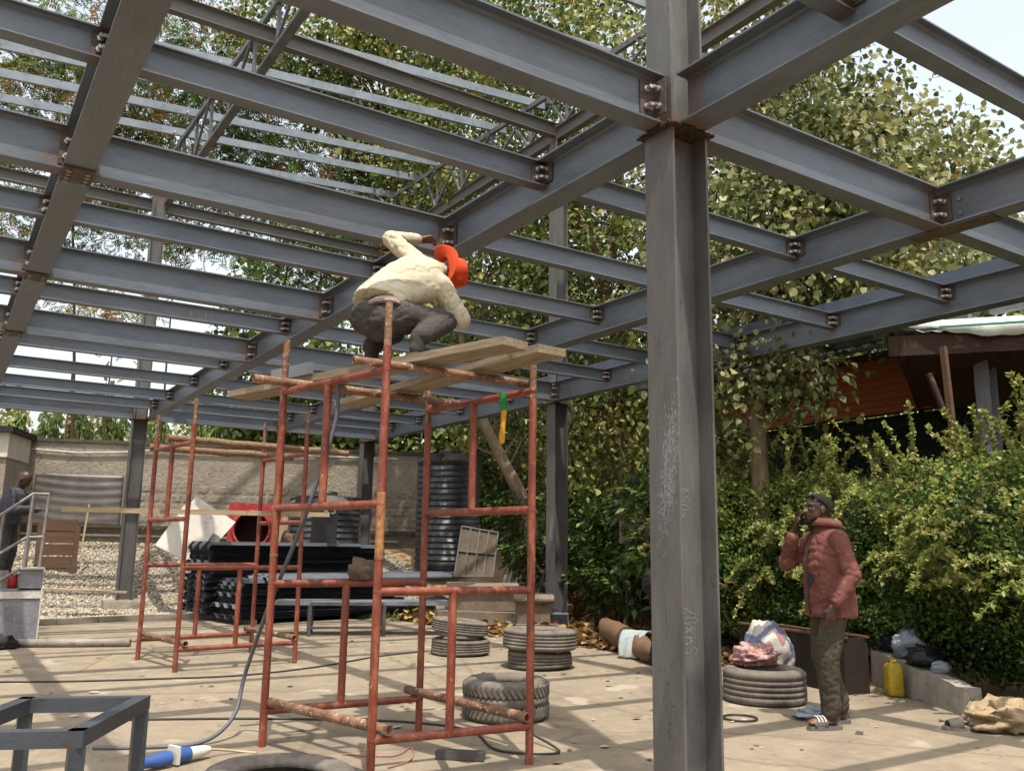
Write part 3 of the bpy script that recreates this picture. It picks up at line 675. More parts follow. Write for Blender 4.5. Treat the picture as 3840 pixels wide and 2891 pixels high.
# crate and pale plank near the stair
M_CR = wood('red_brown_crate', rgb('6b5443'), rgb('5b4536'), rgb('4a382c'))
cr = thing('crate_stand', 'brown wooden crate stand behind the stair railing', 'crate', (1.95, 19.5, .5)); 
for k in range(5): MB().box((2.08, 19.5, .62+.24*k), (.68, .03, .22)).build('plank', M_CR, cr)
for xx in (1.76, 2.42): MB().box((xx, 19.47, 1.0), (.09, .05, 1.15)).build('leg', M_CR, cr)
tag(MB().bar((2.5, 19.3, 1.05), (2.58, 19.45, 2.0), .05, .03).build('batten', M_PALE), 'thin pale batten standing beside the crate stand', 'batten')
plank((1.5, 17.0, .47), (2.95, 16.65, .40), .2, .03, M_PALE, 'pale plank lying on the gravel behind the stair')

# ---- stair block with railing, tin can, pipe on floor
M_STC = mat('grey_stair_plaster', rgb('6c6d70'), rgb('828386'), rgb('97938c'), sc=7, rough=.9, bump=.4, bs=30)
M_WP = mat('white_tile_adhesive', rgb('cfcac2'), rgb('b0aaa2'), sc=20, rough=.8, bump=.6)
stt = thing('stair_block', 'grey rendered stair block with white edges at far left', 'stairs', (0, 13.5, 0))
MB().box((-.87, 14.0, .34), (4.24, 2.2, .68)).build('landing', M_STC, stt)
MB().box((1.13, 13.0, .79), (.26, .2, .26)).build('newel_block', M_STC, stt)
MB().box((-.86, 12.893, .60), (4.26, .014, .085)).build('white_nosing', M_WP, stt); MB().box((1.13, 12.99, .93), (.28, .24, .02)).build('white_cap', M_WP, stt); MB().box((1.26, 13.3, .34), (.016, .85, .69)).build('white_edge', M_WP, stt)
M_RAIL = mat('grey_tube', rgb('6d6660'), rgb('84807a'), rgb('8a6a52'), sc=9, rough=.5)
rl = thing('stair_railing', 'unpainted steel tube railing standing on the stair block', 'railing', (1.1, 13.0, .94))
for x_, y_ in ((1.03, 12.95), (1.21, 12.95), (1.07, 13.25)): MB().tube([(x_, y_, .68 if y_ > 13 else .94), (x_+.02, y_, 1.88)], .02, 8).build('baluster', M_RAIL, rl)
for pts in ([(1.23, 12.95, 1.88), (1.05, 12.95, 1.88), (.62, 12.95, 1.52), (-.6, 12.95, .85)], [(1.21, 12.95, 1.33), (1.03, 12.95, 1.32), (.62, 12.95, 1.02), (-.3, 12.95, .75)], [(1.08, 13.25, 1.85), (1.05, 12.95, 1.87)], [(1.0, 12.93, .93), (.66, 12.9, .70)]): MB().tube([V(p) for p in pts], .02, 8).build('rail', M_RAIL, rl)
MB().tube([(.72, 12.95, .68), (.74, 12.95, 1.62)], .02, 8).build('baluster', M_RAIL, rl)
M_CAN = mat('red_can', rgb('a5271c'), rgb('8c1f18'), rough=.4); 
cn = thing('paint_can', 'red and grey paint tin standing on the stair landing', 'paint can', (.93, 13.02, .68)); MB().revolve([(.001, 0), (.06, 0), (.06, .17), (.001, .17)], 20, (.93, 13.02, .68)).build('tin', M_CAN, cn); MB().box((.81, 13.06, .79), (.13, .12, .22)).build('grey_box', M_RAIL, cn)
M_GP = mat('grey_floor_pipe', rgb('7d756c'), rgb('948b80'), rgb('6e4a30'), sc=5, rough=.6)
tag(MB().pipe((1.02, 12.5, .05), (2.22, 12.0, .05), .05, 16).build('floor_pipe', M_GP), 'grey steel pipe lying on the slab beside the stair', 'pipe')
tag(lump((.78, 12.4, 0), (.22, .14, .1), M_DARK, .5, 4, flat=.6, seed=9).build('black_rag', M_DARK), 'crumpled black net at the foot of the stair', 'rag')

# kerb along the gravel
M_KERB = mat('kerb_concrete', rgb('7b7266'), rgb('978b7b'), sc=4, rough=.9, bump=.5)
kb = tag(link('kerb', None, None, Matrix.Translation((2.4, 15.7, 0))), 'low concrete kerb between slab and gravel', 'kerb', kind='structure')
kp = [(-3, 14.7), (1.75, 15.52), (3.0, 15.87), (5.45, 15.65)]
for (ax, ay), (bx, by) in zip(kp[:-1], kp[1:]):
    L = math.hypot(bx-ax, by-ay); k = max(1, int(L/.55))
    for i in range(k):
        p, q = V((ax, ay, .03)).lerp(V((bx, by, .03)), (i+.015)/k), V((ax, ay, .03)).lerp(V((bx, by, .03)), (i+.985)/k); MB().bar(p, q, .1, .12+random.uniform(0, .01)).build('kerb_stone', M_KERB, kb)
# concrete lump round the left column base
tag(MB().box((3.15, 18.0, .08), (.75, .5, .22), jit=.03).build('column_footing', M_KERB), 'rough concrete footing at the base of the far left column', 'footing')

# ---- tyres
def tmat():
    s = N('worn_rubber'); co = s.coord('Object')
    col = s.ramp(s.noise(co, 6, 6, .7), [(.35, rgb('524d46')), (.6, rgb('70685e')), (.75, rgb('8f8476'))])
    s.bump(s.noise(s.coord('Object', (1, 1, .2)), 55, 4), .6, .01); return s.set(col, .85, 0, .3)
M_TYRE = tmat()
def tyre(x, y, z0, Ro, w, lab, tilt=(0, 0), grooves=4, lug=0, crush=0, grp='old tyres on the slab'):
    hw = w/2; ri = Ro*.55; pr = []
    pr += [(ri, -hw*.55), (ri+.02, -hw*.85), (Ro*.72, -hw*1.0), (Ro*.88, -hw*.98), (Ro*.955, -hw*.86)]
    zs = np.linspace(-hw*.78, hw*.78, grooves+1)
    for i in range(grooves):
        a, c = zs[i], zs[i+1]; g = (c-a)*.13
        pr += [(Ro*.985+.01*Ro*math.sin(i+1), a+g), (Ro*.99, c-g)]
        if i < grooves-1: pr += [(Ro-.02, c-g*.8), (Ro-.02, c+g*.8)]
    pr += [(Ro*.955, hw*.86), (Ro*.88, hw*.98), (Ro*.72, hw*1.0), (ri+.02, hw*.85), (ri, hw*.55), (ri+.03, hw*.5), (Ro*.8, hw*.78), (Ro*.93, hw*.5), (Ro*.93, -hw*.5), (Ro*.8, -hw*.78), (ri+.03, -hw*.5)]
    t = thing('tyre', lab, 'tyre', (x, y, z0), 0, grp); nS = 64
    Mx = Matrix.Rotation(tilt[0], 3, 'X') @ Matrix.Rotation(tilt[1], 3, 'Y')
    m = MB().revolve(pr, nS, (0, 0, 0), None, closed=True)
    if crush:
        m.v = [tuple(V(p)+V((0, 0, p[2]*-crush*.3*max(0, math.cos(math.atan2(p[1], p[0])+1.2)))) + V((0, 0, 0))+V((p[0], p[1], 0))*(.05*MN.noise(V(p)*4+V((x, y, 0))))) for p in m.v]
    lift = hw+abs(math.sin(tilt[0]))*Ro+abs(math.sin(tilt[1]))*Ro
    m.v = [tuple(Mx @ V(p)+V((x, y, z0+lift-.003))) for p in m.v]
    m.build('carcass', M_TYRE, t)
    if lug:
        b = MB()
        for q in range(lug):
            a = 2*math.pi*q/lug
            for sgn in (-1, 1):
                M3 = Mx @ Matrix.Rotation(a+(.5 if sgn > 0 else 0)*2*math.pi/lug, 3, 'Z'); p = M3 @ V((Ro*1.0, 0, sgn*hw*.5)); b.box(p+V((x, y, z0+lift))-M3 @ V((.006, 0, 0)), (.016, Ro*.075, hw*.62), M3 @ Matrix.Rotation(sgn*.6, 3, 'X'))
        tag(b.build('tread_lugs', M_TYRE, t), kind='stuff')
    return t
tyre(5.53, 9.52, 0, .355, .20, 'bottom tyre of the two stacked car tyres behind the scaffold', crush=.5, grooves=5)
tyre(5.52, 9.53, .195, .345, .17, 'slightly tilted top tyre of the stack behind the scaffold', (.05, .10), grooves=5)
tyre(5.72, 8.12, 0, .36, .20, 'worn flattened tyre underneath, beside the welding machine', crush=.8, grooves=4)
tyre(5.72, 8.12, .19, .41, .22, 'wide tyre lying on top in front of the welding machine', (.0, .02), grooves=5)
tyre(3.86, 5.93, 0, .335, .30, 'chunky treaded tyre at the right foot of the front scaffold', lug=46, grooves=3)
tyre(1.56, 4.42, 0, .37, .21, 'tyre cut off by the bottom edge near the blue plug', (0, .03))
tyre(6.25, 5.45, 0, .36, .29, 'thick tyre at the feet of the man in red', grooves=5)
# ---- angle-grinder table frame bottom left
M_SQ = mat('dark_square_tube', rgb('2f3337'), rgb('3b3f44'), rgb('3a322c'), sc=4, rough=.45)
tf_ = thing('table_frame', 'bare dark steel table frame in the bottom left corner', 'table frame', (.4, 3.4, 0))
c4 = [V((.445, 3.10, .70)), V((.73, 3.63, .70)), (V((.36, 3.79, .70))), V((.075, 3.26, .70))]
for i in range(4):
    a, c = c4[i], c4[(i+1) % 4]; d = (c-a).normalized(); MB().bar(a-d*.025, c+d*.025 if i % 2 else c-d*.025, .05, .05).build('top_rail', M_SQ, tf_); MB().bar(V((a.x, a.y, 0)), a-V((0, 0, .025)), .048, .048, upv=(0, 1, 0)).build('leg', M_SQ, tf_)
# ---- stone blocks, wire panels, grey sections near the tall tank
M_STN = mat('cast_stone', rgb('65594a'), rgb('78695a'), rgb('4f4538'), sc=5, rough=.95, bump=.7, bs=30)
def stonebench(x, y, z0, L, lab, rz):
    t = thing('stone_pedestal', lab, 'stone block', (x, y, z0), rz, 'cast stone garden blocks'); M = Matrix.Translation((x, y, z0)) @ Matrix.Rotation(rz, 4, 'Z')
    MB().prism([(-.17, 0), (.17, 0), (.17, .3), (-.17, .3)], -L/2, L/2).build('block', M_STN, t, M)
    MB().prism([(-.2, .3), (.2, .3), (.24, .34), (.24, .37), (.2, .40), (.16, .43), (-.16, .43), (-.2, .40), (-.24, .37), (-.24, .34)], -L/2-.05, L/2+.05).build('moulded_cap', M_STN, t, M)
stonebench(7.55, 12.35, gz(7.55, 12.35)+.0+.28, 1.05, 'long cast stone block with moulded cap near the tall tank', -.5)
stonebench(7.75, 11.2, gz(7.7, 11.2)+.15, .5, 'short cast stone pedestal beside the long block', -.5)
tag(MB().box((7.55, 12.35, gz(7.55, 12.35)+.13), (1.5, .8, .32), Matrix.Rotation(-.5, 3, 'Z'), jit=.04).build('stone_footing', M_STN), 'rough stone slab carrying the long cast block', 'stone slab')
tag(MB().box((7.75, 11.2, gz(7.75, 11.2)+.06), (.7, .6, .2), Matrix.Rotation(-.4, 3, 'Z'), jit=.03).build('stone_footing', M_STN), 'flat stone slab under the short pedestal', 'stone slab')
M_TRAY = mat('earthy_tray', rgb('5d5142'), rgb('4d4336'), rgb('3b3024'), sc=7, rough=.95, bump=.6)
wpn = thing('formwork_panel', 'earth coloured ribbed formwork panel leaning near the tall tank', 'panel', (7.75, 12.95, .7))
pa, pb, pcx, pd = V((7.45, 13.1, .78)), V((8.0, 12.75, .78)), V((8.25, 13.0, 1.52)), V((7.72, 13.35, 1.62))
nr = (pb-pa).cross(pd-pa).normalized(); nr = -nr if nr.y > 0 else nr
b = MB(); b.add([pa, pb, pcx, pd, pa-nr*.03, pb-nr*.03, pcx-nr*.03, pd-nr*.03], [(0, 1, 2, 3), (7, 6, 5, 4), (0, 4, 5, 1), (1, 5, 6, 2), (2, 6, 7, 3), (3, 7, 4, 0)]); b.build('plate', M_TRAY, wpn)
for k in range(5): MB().bar(pa.lerp(pb, k/4)+nr*.012, pd.lerp(pcx, k/4)+nr*.012, .022, .025, upv=tuple(nr)).build('rib', M_BNCH, wpn)
for k in (0, .5, 1): MB().bar(pa.lerp(pd, k)+nr*.016, pb.lerp(pcx, k)+nr*.016, .022, .025, upv=tuple(nr)).build('rib', M_BNCH, wpn)
M_ALU = mat('grey_section', rgb('80857f'), rgb('9a9f98'), sc=4, rough=.5, metal=.3)
for i in range(8):
    a = V((8.05+.07*i, 12.75-.04*i, gz(8.1, 12.7)+.02)); tag(MB().bar(a, a+V((.3+.02*i, .12, .8+.06*math.sin(i*2))), .05, .03).build('metal_section', M_ALU), 'grey metal section leaning in the bundle near the mid column', 'metal section', 'leaning grey sections')
# ---- welding machine
wm = thing('welding_machine', 'small grey and black welding machine at the foot of the mid column', 'welder', (8.05, 10.95, 0)); a = Matrix.Rotation(-.65, 3, 'Z'); wc = V((8.08, 11.0, -.13))
M_WB2 = mat('welder_grey', rgb('5d666e'), rgb('6b747c'), rough=.45); M_BLK = mat('black_plastic', rgb('1c1c1e'), rgb('262628'), rough=.5)
MB().box(wc+V((0, 0, .34)), (.32, .26, .2), a).build('case', M_WB2, wm); MB().box(wc+a @ V((0, -.135, 0))+V((0, 0, .34)), (.3, .02, .18), a).build('front_panel', M_BLK, wm)
MB().box(wc+a @ V((-.03, -.148, 0))+V((0, 0, .31)), (.045, .01, .035), a).build('red_switch', M_CAN, wm); MB().tube([wc+a @ V((-.08, 0, 0))+V((0, 0, .43)), wc+a @ V((-.06, 0, 0))+V((0, 0, .49)), wc+a @ V((.06, 0, 0))+V((0, 0, .49)), wc+a @ V((.08, 0, 0))+V((0, 0, .43))], .014, 8).build('handle', M_BLK, wm)
for sx in (-.12, .12):
    for sy in (-.09, .09): MB().box(wc+a @ V((sx, sy, 0))+V((0, 0, .19)), (.04, .04, .12), a).build('foot', M_BLK, wm)
# ---- cables
M_CABLE = mat('grey_cable', rgb('4d4d52'), rgb('5c5c60'), rough=.55, bump=0); M_CBL2 = mat('black_cable', rgb('2a2826'), rgb('3a3734'), rough=.7, bump=0); M_CREAM = mat('cream_wire', rgb('b9a587'), rgb('a08c70'), rough=.7, bump=0)
def smooth(pts, k=8):
    P_ = [V(p) for p in pts]; out = []
    for i in range(len(P_)-1):
        p0, p1, p2, p3 = P_[max(i-1, 0)], P_[i], P_[i+1], P_[min(i+2, len(P_)-1)]
        for j in range(k):
            t = j/k; out.append(.5*((2*p1)+(-p0+p2)*t+(2*p0-5*p1+4*p2-p3)*t*t+(-p0+3*p1-3*p2+p3)*t**3))
    return out+[P_[-1]]
def cable(pts, r, m, lab): return tag(MB().tube(smooth(pts), r, 6).build('cable', m), lab, 'cable')
cable([(1.0, 6.3, .012), (1.3, 6.15, .012), (1.62, 6.1, .02), (1.84, 6.2, .14), (1.93, 6.28, .42), (1.98, 6.0, .9), (2.06, 5.62, 1.5), (2.2, 5.55, 2.1), (2.22, 5.6, 2.41)], .0145, M_CABLE, 'thick grey cable looping up the front scaffold post')
cable([(.55, 9.6, .009), (1.2, 9.3, .009), (1.9, 9.1, .009), (2.7, 8.95, .009), (3.6, 9.2, .009), (4.5, 9.7, .009), (5.2, 9.9, .009)], .009, M_CBL2, 'thin dark cable running across the slab behind the scaffold')
cable([(1.25, 7.2, .008), (1.9, 6.9, .008), (2.5, 6.55, .008), (3.1, 6.1, .008), (3.35, 5.6, .008), (3.2, 5.0, .008), (3.5, 4.75, .008), (3.55, 5.1, .05)], .009, M_CBL2, 'dark cable curling on the slab under the front scaffold')
cable([(3.3, 6.5, .007), (3.6, 6.45, .007), (3.95, 6.25, .2), (4.2, 6.9, .1), (4.7, 7.4, .007), (5.3, 7.75, .007)], .007, M_CREAM, 'cream wire trailing from the chunky tyre')
cable([(2.3, 5.4, .006), (2.55, 5.2, .006), (2.75, 5.35, .006), (2.6, 5.05, .006), (2.4, 4.95, .006)], .005, mat('pink_wire', rgb('a5705f'), rgb('8c5a4c'), bump=0), 'thin pink wire loop under the scaffold')
# ---- blue industrial plug and socket
pg = thing('industrial_plug', 'blue and white industrial plug lying on the slab', 'plug', (1.36, 5.75, 0)); M_BLUE = mat('blue_plastic', rgb('36558f'), rgb('2c477a'), rough=.4, bump=0)
d = V((.62, .25, 0)).normalized(); p0 = V((1.2, 5.58, .05)); MR = frame(p0, p0+d).to_3x3()
MB().tube([p0-d*.1, p0+d*.0, p0+d*.03, p0+d*.12], [.028, .034, .042, .042], 14).build('blue_body', M_BLUE, pg); MB().box(p0+d*.15+V((0, 0, .012)), (.02, .1, .1), MR).build('white_flange', M_WHITE, pg); MB().tube([p0+d*.16, p0+d*.2, p0+d*.25], [.045, .047, .042], 14).build('blue_collar', M_BLUE, pg)
MB().tube([p0+d*.25, p0+d*.3, p0+d*.36, p0+d*.4], [.038, .037, .032, .018], 14).build('cream_gland', M_WHITE, pg)
cable([p0+d*.4, p0+d*.5+V((0, 0, -.02)), p0+d*.62+V((.02, -.05, -.045)), p0+d*.7+V((0, -.15, -.045))], .008, M_CREAM, 'cream lead leaving the blue plug')
tag(MB().box((2.88, 4.93, .03), (.3, .07, .05), Matrix.Rotation(-.75, 3, 'Z'), jit=.003).build('steel_offcut', M_BNCH), 'short steel offcut lying under the front scaffold', 'offcut')
# ---- cloth on ledger, hacksaw handle tool
M_CLOTH = mat('brown_cap_cloth', rgb('5c4c42'), rgb('70604f'), sc=10, rough=.95, bump=.5, bs=40)
o = lump((2.58, 5.84, 1.05), (.1, .085, .085), M_CLOTH, .55, 2.2, 24, 16, .75, 5).build('crumpled_cap', M_CLOTH); tag(o, 'crumpled brown cap resting on the scaffold ledger', 'cap')
tl = thing('hand_tool', 'green and yellow handled tool hanging from the scaffold ledger', 'hand tool', (3.09, 4.75, 1.95)); q = V((3.06, 4.80, 0))
MB().tube([q+V((0, 0, 2.30)), q+V((.01, -.01, 2.18))], [.02, .024], 10).build('green_grip', mat('green_plastic', rgb('1f8a3a'), rgb('1a7632'), bump=0, rough=.4), tl)
MB().tube([q+V((.01, -.01, 2.18)), q+V((.005, -.01, 2.1)), q+V((-.005, -.01, 2.0)), q+V((.0, -.01, 1.96))], [.02, .017, .021, .014], 10).build('yellow_grip', mat('yellow_plastic', rgb('d8a012'), rgb('c48d10'), bump=0, rough=.4), tl)
tag(MB().box((2.03, 6.0, 2.505), (.02, .5, .085), Matrix.Rotation(.26, 3, 'Z')).build('hand_saw', M_FLAT), 'grey steel plate lying on edge on the plank', 'steel plate')
# ---- right side clutter
bx = thing('open_trough', 'dark weathered open wooden trough behind the man', 'trough', (7.6, 6.1, 0)); M_TRG = wood('dark_trough', rgb('221c18'), rgb('2e2620'), rgb('191512'))
e0 = V((7.5, 6.85, 0)); e1 = V((7.19, 5.3, 0)); ed = (e1-e0).normalized(); en = V((-ed.y, ed.x, 0)); en = en if en.x > 0 else -en; Lb = (e1-e0).length
RM = Matrix((ed, en, V((0, 0, 1)))).transposed()
for off, nm in ((0, 'front_board'), (.26, 'back_board')): MB().box((e0+e1)/2+en*off+V((0, 0, .25)), (Lb, .025, .5), RM).build(nm, M_TRG, bx)
for q in (e0+ed*.015, e1-ed*.015): MB().box(q+en*.13+V((0, 0, .25)), (.03, .24, .5), RM).build('end_board', M_TRG, bx)
for off in (0, .26): MB().box((e0+e1)/2+en*off+V((0, 0, .51)), (Lb+.03, .05, .02), RM).build('rim', M_CR, bx)
def sackmat():
    s = N('checked_sack'); co = s.coord('Object'); mp = s.n('Mapping'); mp.inputs['Rotation'].default_value = (.3, .5, .5); s.l(co, mp.inputs[0]); co = mp.outputs[0]
    sx = s.n('SeparateXYZ'); s.l(co, sx.inputs[0]); nz = s.noise(co, 5, 3)
    def band(v, fr, off, w): return s.ramp(s.math('FRACT', s.math('ADD', s.math('ADD', s.math('MULTIPLY', v, fr), off), s.math('MULTIPLY', nz, .25))), [(0, 1), (w, 1), (w+.02, 0)])
    col = s.mix(band(sx.outputs[2], 3.2, .2, .32), rgb('aaa29a'), rgb('8a6460')); col = s.mix(band(sx.outputs[0], 3.6, .0, .3), col, rgb('a69e96')); col = s.mix(band(sx.outputs[0], 3.6, .42, .22), col, rgb('585c70')); col = s.mix(band(sx.outputs[2], 3.2, .75, .14), col, rgb('5f6478'))
    s.bump(s.noise(co, 120, 3), .3, .004); return s.set(col, .7, 0, .3)
M_SACK = sackmat()
tag(lump((6.78, 5.85, 0), (.25, .2, .34), M_SACK, .24, 2.0, 44, 30, .85, 2).build('checked_sack', M_SACK), 'white red and blue checked woven sack slumped by the trough', 'sack')
M_PINK = mat('dusty_pink_cloth', rgb('a98680'), rgb('8a5a55'), rgb('c9bcb5'), sc=7, rough=.9, bump=.6, bs=30)
tag(lump((6.32, 5.62, .285), (.22, .17, .1), M_PINK, .5, 3.0, 40, 26, .7, 7).build('pink_bag', M_PINK), 'crumpled pinkish cloth bag lying on the thick tyre', 'cloth bag')
lg = tag(MB().tube(smooth([(7.72, 9.45, .26), (7.5, 8.9, .2), (7.28, 8.3, .15), (7.1, 7.9, .13), (6.95, 7.5, .13)], 4), [.08, .12, .135, .14, .14, .14, .135, .13, .13, .13, .125, .12, .12, .11, .11, .1, .08], 12).jitter(.02).build('fallen_log', wood('log_bark', rgb('54402c'), rgb('6b5440'), rgb('3a2c20'))), 'brown split log lying at the edge of the slab', 'log')
M_JEAN = mat('faded_jeans', rgb('7f8b93'), rgb('a3a596'), rgb('5d6c7a'), sc=6, rough=.95, bump=.5, bs=40)
b = MB(); jp = [V((7.45, 8.4, .27)), V((7.3, 8.33, .305)), V((7.17, 8.26, .25)), V((7.1, 8.22, .13)), V((7.08, 8.2, .015))]; jw = V((.35, -.72, 0)).normalized(); vs = []
for i, p in enumerate(smooth(jp, 4)):
    for j in range(9): vs.append(p+jw*((j/8-.5)*(.34-.08*i/16))+V((-.6, -.4, .0))*(.03*math.sin(j*1.9+i*.15)))
b.add(vs, [(i*9+j, i*9+j+1, (i+1)*9+j+1, (i+1)*9+j) for i in range(len(vs)//9-1) for j in range(8)], None, True); o = b.build('hanging_jeans', M_JEAN); o.modifiers.new('t', 'SOLIDIFY').thickness = .012; tag(o, 'faded jeans hanging over the log', 'trousers')
# yellow jerrycan
jc = thing('jerrycan', 'yellow plastic jerrycan by the low concrete wall', 'jerrycan', (7.55, 5.06, 0)); M_JER = mat('yellow_jerry', rgb('b3971f'), rgb('9c831e'), rgb('5d5228'), sc=11, rough=.5)
JM = Matrix.Translation((7.55, 5.06, 0)) @ Matrix.Scale(.85, 4) @ Matrix.Rotation(.9, 4, 'Z') @ Matrix.Rotation(.08, 4, 'Y')
b = MB(); rings = [(.0, .115, .075), (.02, .13, .085), (.26, .13, .085), (.30, .12, .08), (.34, .06, .06)]; vs = []
for z_, a_, c_ in rings:
    for i in range(16):
        t = 2*math.pi*i/16; ex = lambda v: math.copysign(abs(v)**.5, v); vs.append((ex(math.cos(t))*a_-(.04 if z_ > .31 else 0), ex(math.sin(t))*c_, z_))
b.add(vs, [(i*16+j, i*16+(j+1) % 16, (i+1)*16+(j+1) % 16, (i+1)*16+j) for i in range(4) for j in range(16)]+[tuple(range(15, -1, -1)), tuple(range(64, 80))], None, True); b.build('can_body', M_JER, jc, JM)
MB().tube(smooth([(-.02, 0, .33), (.02, 0, .375), (.09, 0, .37), (.12, 0, .28)], 4), .016, 8).build('handle', M_JER, jc, JM); MB().tube([(-.075, 0, .33), (-.085, 0, .37)], .025, 12).build('cap', M_JER, jc, JM)
# low concrete wall at hedge foot
b = MB(); q0, q1 = V((8.12, 5.6, 0)), V((7.2, 4.12, 0)); wd = (q1-q0).normalized(); wn = V((-wd.y, wd.x, 0)); n_ = 14; vs = []
for i in range(n_+1):
    p = q0.lerp(q1, i/n_); h = .36-.12*i/n_+random.uniform(-.015, .015)
    vs += [p-wn*.08, p+wn*.08, p+wn*.07+V((0, 0, h)), p-wn*.07+V((0, 0, h))]
b.add([v_+V((0, 0, -.03)) for v_ in vs], [(i*4+a_, (i+1)*4+a_, (i+1)*4+(a_+1) % 4, i*4+(a_+1) % 4) for i in range(n_) for a_ in range(4)]+[(0, 3, 2, 1), (n_*4, n_*4+1, n_*4+2, n_*4+3)])
tag(b.build('low_wall', mat('old_concrete', rgb('8d867a'), rgb('a39b8d'), rgb('5f574c'), sc=6, rough=.95, bump=.6)), 'low stained concrete wall at the foot of the hedge', 'wall')
M_PB = mat('white_plastic_bag', rgb('9aa1a8'), rgb('858d95'), sc=6, rough=.35, bump=.6, bs=14, bd=.03); M_BB = mat('black_plastic_bag', rgb('17171a'), rgb('242428'), sc=6, rough=.35, bump=.6, bs=14, bd=.03)
for i, (c, r, m, nm, lab) in enumerate([((7.98, 5.15, .30), (.16, .14, .17), M_PB, 'plastic_bag', 'bluish white plastic bag on the low wall'), ((7.75, 4.85, .28), (.2, .15, .1), M_BB, 'plastic_bag', 'black plastic bag slumped on the low wall'), ((7.60, 4.62, .26), (.08, .07, .06), M_PB, 'plastic_bag', 'small torn white bag at the end of the low wall'), ((8.15, 5.45, .34), (.17, .13, .13), M_BB, 'plastic_bag', 'black bag behind the yellow jerrycan'), ((7.62, 4.78, 0), (.09, .07, .04), M_PB, 'plastic_scrap', 'white plastic scrap lying beside the jerrycan'), ((6.05, 4.72, 0), (.22, .15, .05), M_PB, 'plastic_scrap', 'clear plastic sheet crumpled beside the man')]):
    tag(lump(c, r, m, .55, 2.6, 20, 14, .6, 11+i).build(nm, m), lab, 'plastic bag')
# slipper and sack bottom right
M_SLP = mat('grey_rubber', rgb('6d655c'), rgb('7d756a'), rough=.8)
def slipper(parent, M, m, stripes=None):
    b = MB(); pts = [(-.14, .0), (-.13, .035), (-.05, .04), (.06, .052), (.125, .035), (.145, 0), (.12, -.035), (.05, -.045), (-.05, -.036), (-.13, -.033)]
    n_ = len(pts); b.add([(x, y, 0) for x, y in pts]+[(x, y, .028) for x, y in pts], [(i, (i+1) % n_, n_+(i+1) % n_, n_+i) for i in range(n_)]+[tuple(range(n_-1, -1, -1)), tuple(range(n_, 2*n_))]); b.build('sole', m, parent, M)
    b = MB(); vs = []
    for i in range(5):
        x = -.01+i*.027; hh = .075-.006*i; ww = .05-.002*abs(i-2)
        for j in range(9): a_ = math.pi*j/8; vs.append((x, ww*math.cos(a_), .02+hh*math.sin(a_)**.7))
    b.add(vs, [(i*9+j, i*9+j+1, (i+1)*9+j+1, (i+1)*9+j) for i in range(4) for j in range(8)], None, True); o = b.build('strap', m, parent, M); o.modifiers.new('t', 'SOLIDIFY').thickness = .006
    if stripes:
        for i in range(3): MB().tube([(.012+i*.027, .05*math.cos(math.pi*j/8)*1.04, .02+.073*math.sin(math.pi*j/8)**.7+.003) for j in range(1, 6)], .0055, 5).build('stripe', stripes, parent, M)
sp_ = thing('slipper', 'lone grey rubber slipper on the slab at lower right', 'slipper', (6.58, 3.86, 0)); slipper(sp_, Matrix.Translation((6.58, 3.88, 0)) @ Matrix.Rotation(2.6, 4, 'Z'), M_SLP)
M_SK2 = mat('cream_sack', rgb('9d8a6c'), rgb('877354'), rgb('ab9b80'), sc=5, rough=.9, bump=.7, bs=22, bd=.02)
tag(lump((6.98, 3.72, 0), (.36, .24, .13), M_SK2, .45, 2.6, 40, 26, .6, 21).build('cream_sack', M_SK2), 'torn cream coloured sack at the right edge', 'sack')
tag(MB().revolve([(.13+.008*math.cos(a_*math.pi/4), .012+.008*math.sin(a_*math.pi/4)) for a_ in range(8)], 30, (5.42, 4.98, 0), closed=True).build('rubber_ring', M_BLK), 'thin black rubber ring lying on the slab right of the column', 'ring')
# scattered scraps and dry leaves on slab (too many to count)
b = MB()
for i in range(560):
    if random.random() < .55: x, y = random.uniform(4.5, 7.5), random.uniform(2.5, 14)
    else: x, y = random.uniform(.3, 6.5), random.uniform(4.2, 14.5)
    if sdist(x, y) > -.1: continue
    s_ = random.choice((.008, .012, .02, .03, .045))*random.uniform(.7, 1.2); a_ = random.random()*6.28; b.add([V((x+s_*math.cos(a_+k*1.57+random.uniform(-.4, .4))*random.uniform(.5, 1.2), y+s_*math.sin(a_+k*1.57)*random.uniform(.4, 1), .004+random.random()*s_*.35)) for k in range(4)], [(0, 1, 2, 3)], random.choice((0, 0, 1, 2)))
tag(b.build('floor_litter', [mat('dry_leaf', rgb('8d7448'), rgb('6b5433'), bump=0), mat('paper_scrap', rgb('b5a995'), rgb('9a8f7c'), bump=0), mat('dark_chip', rgb('4a3f35'), rgb('5d5145'), bump=0)]), 'scattered dry leaves and scraps on the slab', 'litter', kind='stuff')
# ================================================================== PEOPLE
def skin_mat(name, a, b_):
    s = N(name); co = s.coord('Object'); col = s.ramp(s.noise(co, 9, 5), [(.3, a), (.7, b_)])
    s.bump(s.noise(co, 120, 3), .15, .003); m = s.set(col, .48, 0, .45)
    s.b.inputs['Subsurface Weight'].default_value = .08; s.b.inputs['Subsurface Radius'].default_value = (.01, .004, .002); return m
def cloth_mat(name, a, b_, c=None, rough=.9, wv=260):
    s = N(name); co = s.coord('Object'); col = s.ramp(s.noise(co, 5, 6, .65), [(.3, a), (.7, b_)])
    if c: col = s.mix(s.ramp(s.noise(co, 11, 6, .7), [(.55, 0), (.68, .75)]), col, c)
    f = s.noise(s.coord('Object', (1, 1, 1.5)), 7, 4, .5, 1.6); s.bump(s.mix(.06, f, s.noise(co, wv, 2)), .3, .03); return s.set(col, rough, 0, .2)
M_SKIN = skin_mat('dark_skin', rgb('38241c'), rgb('452c22')); M_SKIN2 = skin_mat('brown_skin', rgb('5d3526'), rgb('6d4130'))
